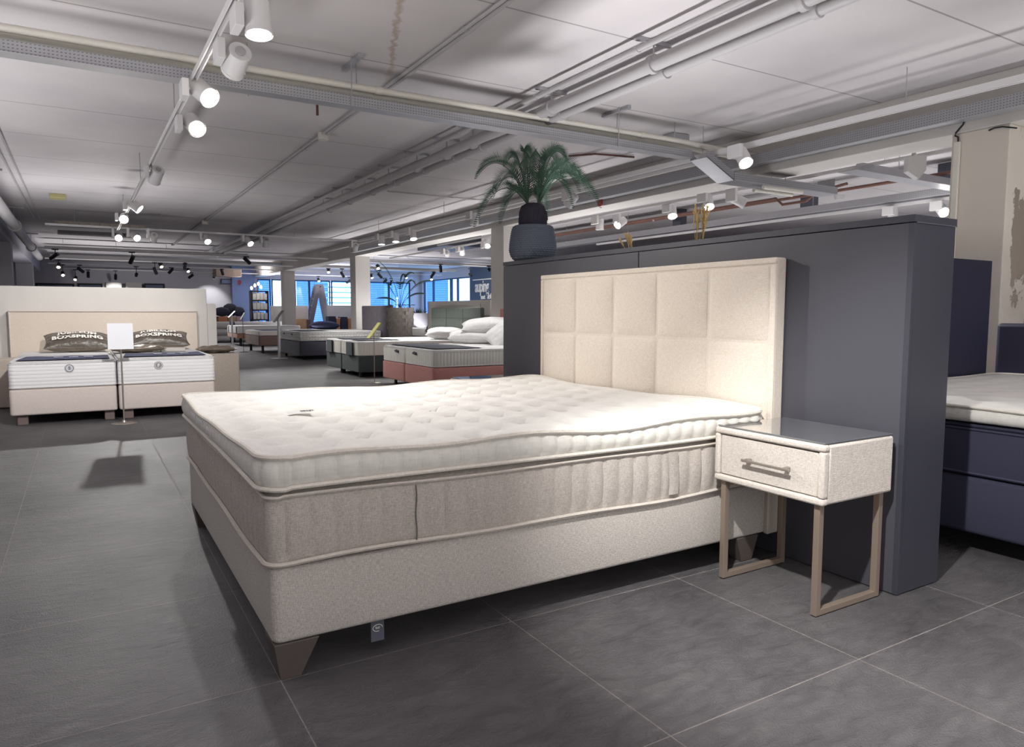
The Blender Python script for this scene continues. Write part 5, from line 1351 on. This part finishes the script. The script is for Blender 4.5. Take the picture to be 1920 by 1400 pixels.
# black spotlights over the far end
BL = [
 ((-.97, 18.5, 2.42), 0, 'black spotlight pointing down beside the thick pipe, nearest track'), ((-.98, 22.5, 2.37), 1, 'lit black spotlight by the thick pipe, second far track'),
 ((-.92, 25.0, 2.25), 1, 'lit black spotlight by the thick pipe, third far track'), ((-.43, 25.0, 2.43), 0, 'black spotlight second in from the thick pipe, third far track'),
 ((-.61, 28.0, 2.23), 1, 'lit black spotlight by the thick pipe, last far track'), ((-.20, 28.0, 2.42), 0, 'black spotlight second in from the thick pipe, last far track'),
 ((.66, 28.0, 2.36), 0, 'black spotlight before the lit white panel nearer the thick pipe'), ((1.16, 25.0, 2.32), 0, 'black spotlight before the lit white panel nearer the white wall'),
 ((.68, 18.5, 2.40), 0, 'black spotlight alone in the middle of the nearest far track'), ((1.53, 22.5, 2.34), 0, 'black spotlight first of three mid way on the second far track'),
 ((1.71, 22.5, 2.47), 1, 'lit black spotlight second of three mid way on the second far track'), ((2.21, 25.0, 2.48), 0, 'black spotlight turned down over the framed display'),
 ((2.37, 22.5, 2.51), 0, 'black spotlight third of three mid way on the second far track'), ((2.76, 25.0, 2.48), 1, 'lit black spotlight over the end of the cream divider'),
 ((3.2, 28.0, 2.45), 0, 'black spotlight before the blank part of the far wall'), ((4.02, 28.0, 2.41), 1, 'lit black spotlight washing the bare white wall'),
 ((3.86, 25.0, 2.49), 0, 'black spotlight turned down beside the beige duct'), ((3.47, 18.5, 2.48), 0, 'black spotlight at the end of the nearest far track before the column'),
 ((6.91, 22.5, 2.46), 1, 'lit black spotlight above the stepladder'), ((8.14, 28.0, 2.38), 1, 'lit black spotlight at the window top beside the stepladder'),
 ((7.4, 22.5, 2.39), 0, 'black spotlight next to the lit one above the stepladder'), ((9.41, 28.0, 2.39), 0, 'black spotlight at the top of the slatted window'),
 ((7.78, 20.0, 2.49), 1, 'lit black spotlight beside the column, high over the slender palm'), ((9.39, 25.0, 2.43), 1, 'lit black spotlight at the column edge over the wide window'),
 ((8.77, 22.5, 2.39), 0, 'black spotlight among the slender palm leaves'), ((11.07, 28.0, 2.45), 0, 'black spotlight first at the top of the wide window'),
 ((11.34, 28.0, 2.38), 0, 'black spotlight second at the top of the wide window'), ((10.83, 25.0, 2.46), 1, 'lit black spotlight behind the slender palm'),
 ((11.94, 25.0, 2.43), 1, 'lit black spotlight before the side windows'), ((10.86, 22.5, 2.5), 0, 'black spotlight turned down before the side windows'),
 ((9.28, 18.5, 2.45), 0, 'black spotlight slanting above the side windows'), ((11.12, 20.0, 2.38), 0, 'black spotlight beside the wall lettering'),
 ((11.02, 18.5, 2.47), 0, 'black spotlight by the column above the wall lettering')]
for k, (p, lit, lb_) in enumerate(BL):
    dx_ = ((k*37) % 7-3)*.5
    if lit:
        aim = (p[0]+dx_*.4, p[1]-1.6, .8)
        if 'bare white wall' in lb_: aim = (3.95, 29, 1.2)
        L_ = .15
    else:
        aim = (p[0]+dx_, p[1]+.9, p[2]-1.2); L_ = .22
    en = 0
    if lit: en = 330
    if 'bare white wall' in lb_: en = 60
    if lb_.startswith('black spotlight before the lit white'): aim = (p[0], 29, 1.4); en = 45
    if 'wall lettering' in lb_: aim = (13.2, 22.7, 1.9); en = 110
    d_ = (Vector(aim)-Vector(p)).normalized()
    lens = Vector(p) if lit else Vector(p)+d_*.11
    spotlight(lb_, lens, lens+d_, 2.60, en, 80, .6, 'b', .050, L_, 'black spotlights over the far end', lit=bool(lit), lamp_name='black_spotlight')

# added soft fill light behind the camera, set before the solid wall
A = bpy.data.lights.new('added_rear_fill', 'AREA'); A.shape = 'RECTANGLE'; A.size = 14.0; A.size_y = 2.3; A.energy = 95; A.color = (1.0, .985, .985)
ao = bpy.data.objects.new('added_rear_fill', A); C.objects.link(ao); ao.location = (1.8, RY0+.05, 1.42); ao.rotation_euler = (PI/2, 0, 0)

# added fill lights without fittings on panel tops, brightening the ceiling
def strip(name, parent, c, lx, ly, energy, tilt=0.0):
    A = bpy.data.lights.new(name, 'AREA'); A.shape = 'RECTANGLE'; A.size = lx; A.size_y = ly; A.energy = energy; A.color = (1.0, .985, 1.0)
    o = bpy.data.objects.new(name, A); C.objects.link(o); o.parent = parent; o.location = Vector(c)-parent.location; o.rotation_euler = (PI, tilt, 0); A.spread = math.radians(130)
for (px_, py_, pz_) in ((6.92, 26.53, 1.345), (8.85, 26.83, 1.375), (5.42, 26.65, 1.93)):
    e_ = empty('added_fill_anchor', (px_, py_, pz_), None, None)
    strip('added_panel_fill', e_, (px_, py_, pz_), .6, .05, 30)
# added unseen fill lights at floor level, aimed up to brighten the ceiling
for (px_, py_, sx_, sy_, en_) in ((2.78, 1.75, .3, 1.2, 72), (-.6, 10.2, 2.2, .5, 70), (6.5, 10.6, .5, 2.4, 95), (6.6, 15.2, .5, 2.0, 100), (6.55, 6.6, .5, 2.0, 80), (5.42, -.9, .25, 1.6, 42), (7.6, 2.6, .8, 2.6, 85), (11.2, 4.5, .8, 4.0, 60),
                                  (-1.9, 1.2, .6, 2.4, 120), (-2.2, 5.0, .6, 2.4, 95), (-.2, -4.2, 2.5, .6, 90), (1.7, -2.7, 1.6, .6, 125), (1.5, 11.2, 0, 0, 0), (.2, 20.5, 2.6, .6, 75), (8.5, 20.5, 2.6, .6, 110), (6.6, 24.6, 1.2, .4, 60)):
    if en_ == 0: continue
    e_ = empty('added_floor_fill', (px_, py_, .03), None, None)
    strip('added_floor_fill', e_, (px_, py_, .04), sx_, sy_, en_*.42)

# world: blue dusk sky
w = bpy.data.worlds.new('dusk'); SC.world = w; w.use_nodes = True
bg = w.node_tree.nodes['Background']; bg.inputs[0].default_value = lin((165, 205, 248)); bg.inputs[1].default_value = 3.2

# ------------------------------------------------------------------ camera
f_px = 1339.491530986447; yaw, pitch, roll = 1.0301631479882232, -.08548574984354605, .0013696681244094837
cam = bpy.data.cameras.new('camera'); co = bpy.data.objects.new('camera', cam); C.objects.link(co)
cam.sensor_fit = 'HORIZONTAL'; cam.sensor_width = 36.0; cam.lens = f_px*36.0/1920.0; cam.clip_start = .05; cam.clip_end = 200
fw = Vector((math.cos(yaw)*math.cos(pitch), math.sin(yaw)*math.cos(pitch), math.sin(pitch)))
rt = Vector((math.sin(yaw), -math.cos(yaw), 0)); up = rt.cross(fw)
r_ = rt*math.cos(roll)+up*math.sin(roll); u_ = -rt*math.sin(roll)+up*math.cos(roll)
Mx = Matrix((r_, u_, -fw)).transposed().to_4x4()
Mx.translation = Vector((-.46038706960278664, -2.099145762417732, 1.0919098145257924))
co.matrix_world = Mx
SC.camera = co
SC.view_settings.view_transform = 'Standard'; SC.view_settings.look = 'None'; SC.view_settings.gamma = 1.0
SC.view_settings.exposure = 0.45; SC.view_settings.use_curve_mapping = False
SC.cycles.max_bounces = 8; SC.cycles.diffuse_bounces = 5; SC.cycles.glossy_bounces = 3; SC.cycles.transparent_max_bounces = 8
SC.cycles.sample_clamp_indirect = 4.0; SC.cycles.caustics_reflective = False; SC.cycles.caustics_refractive = False
SC.cycles.use_denoising = True
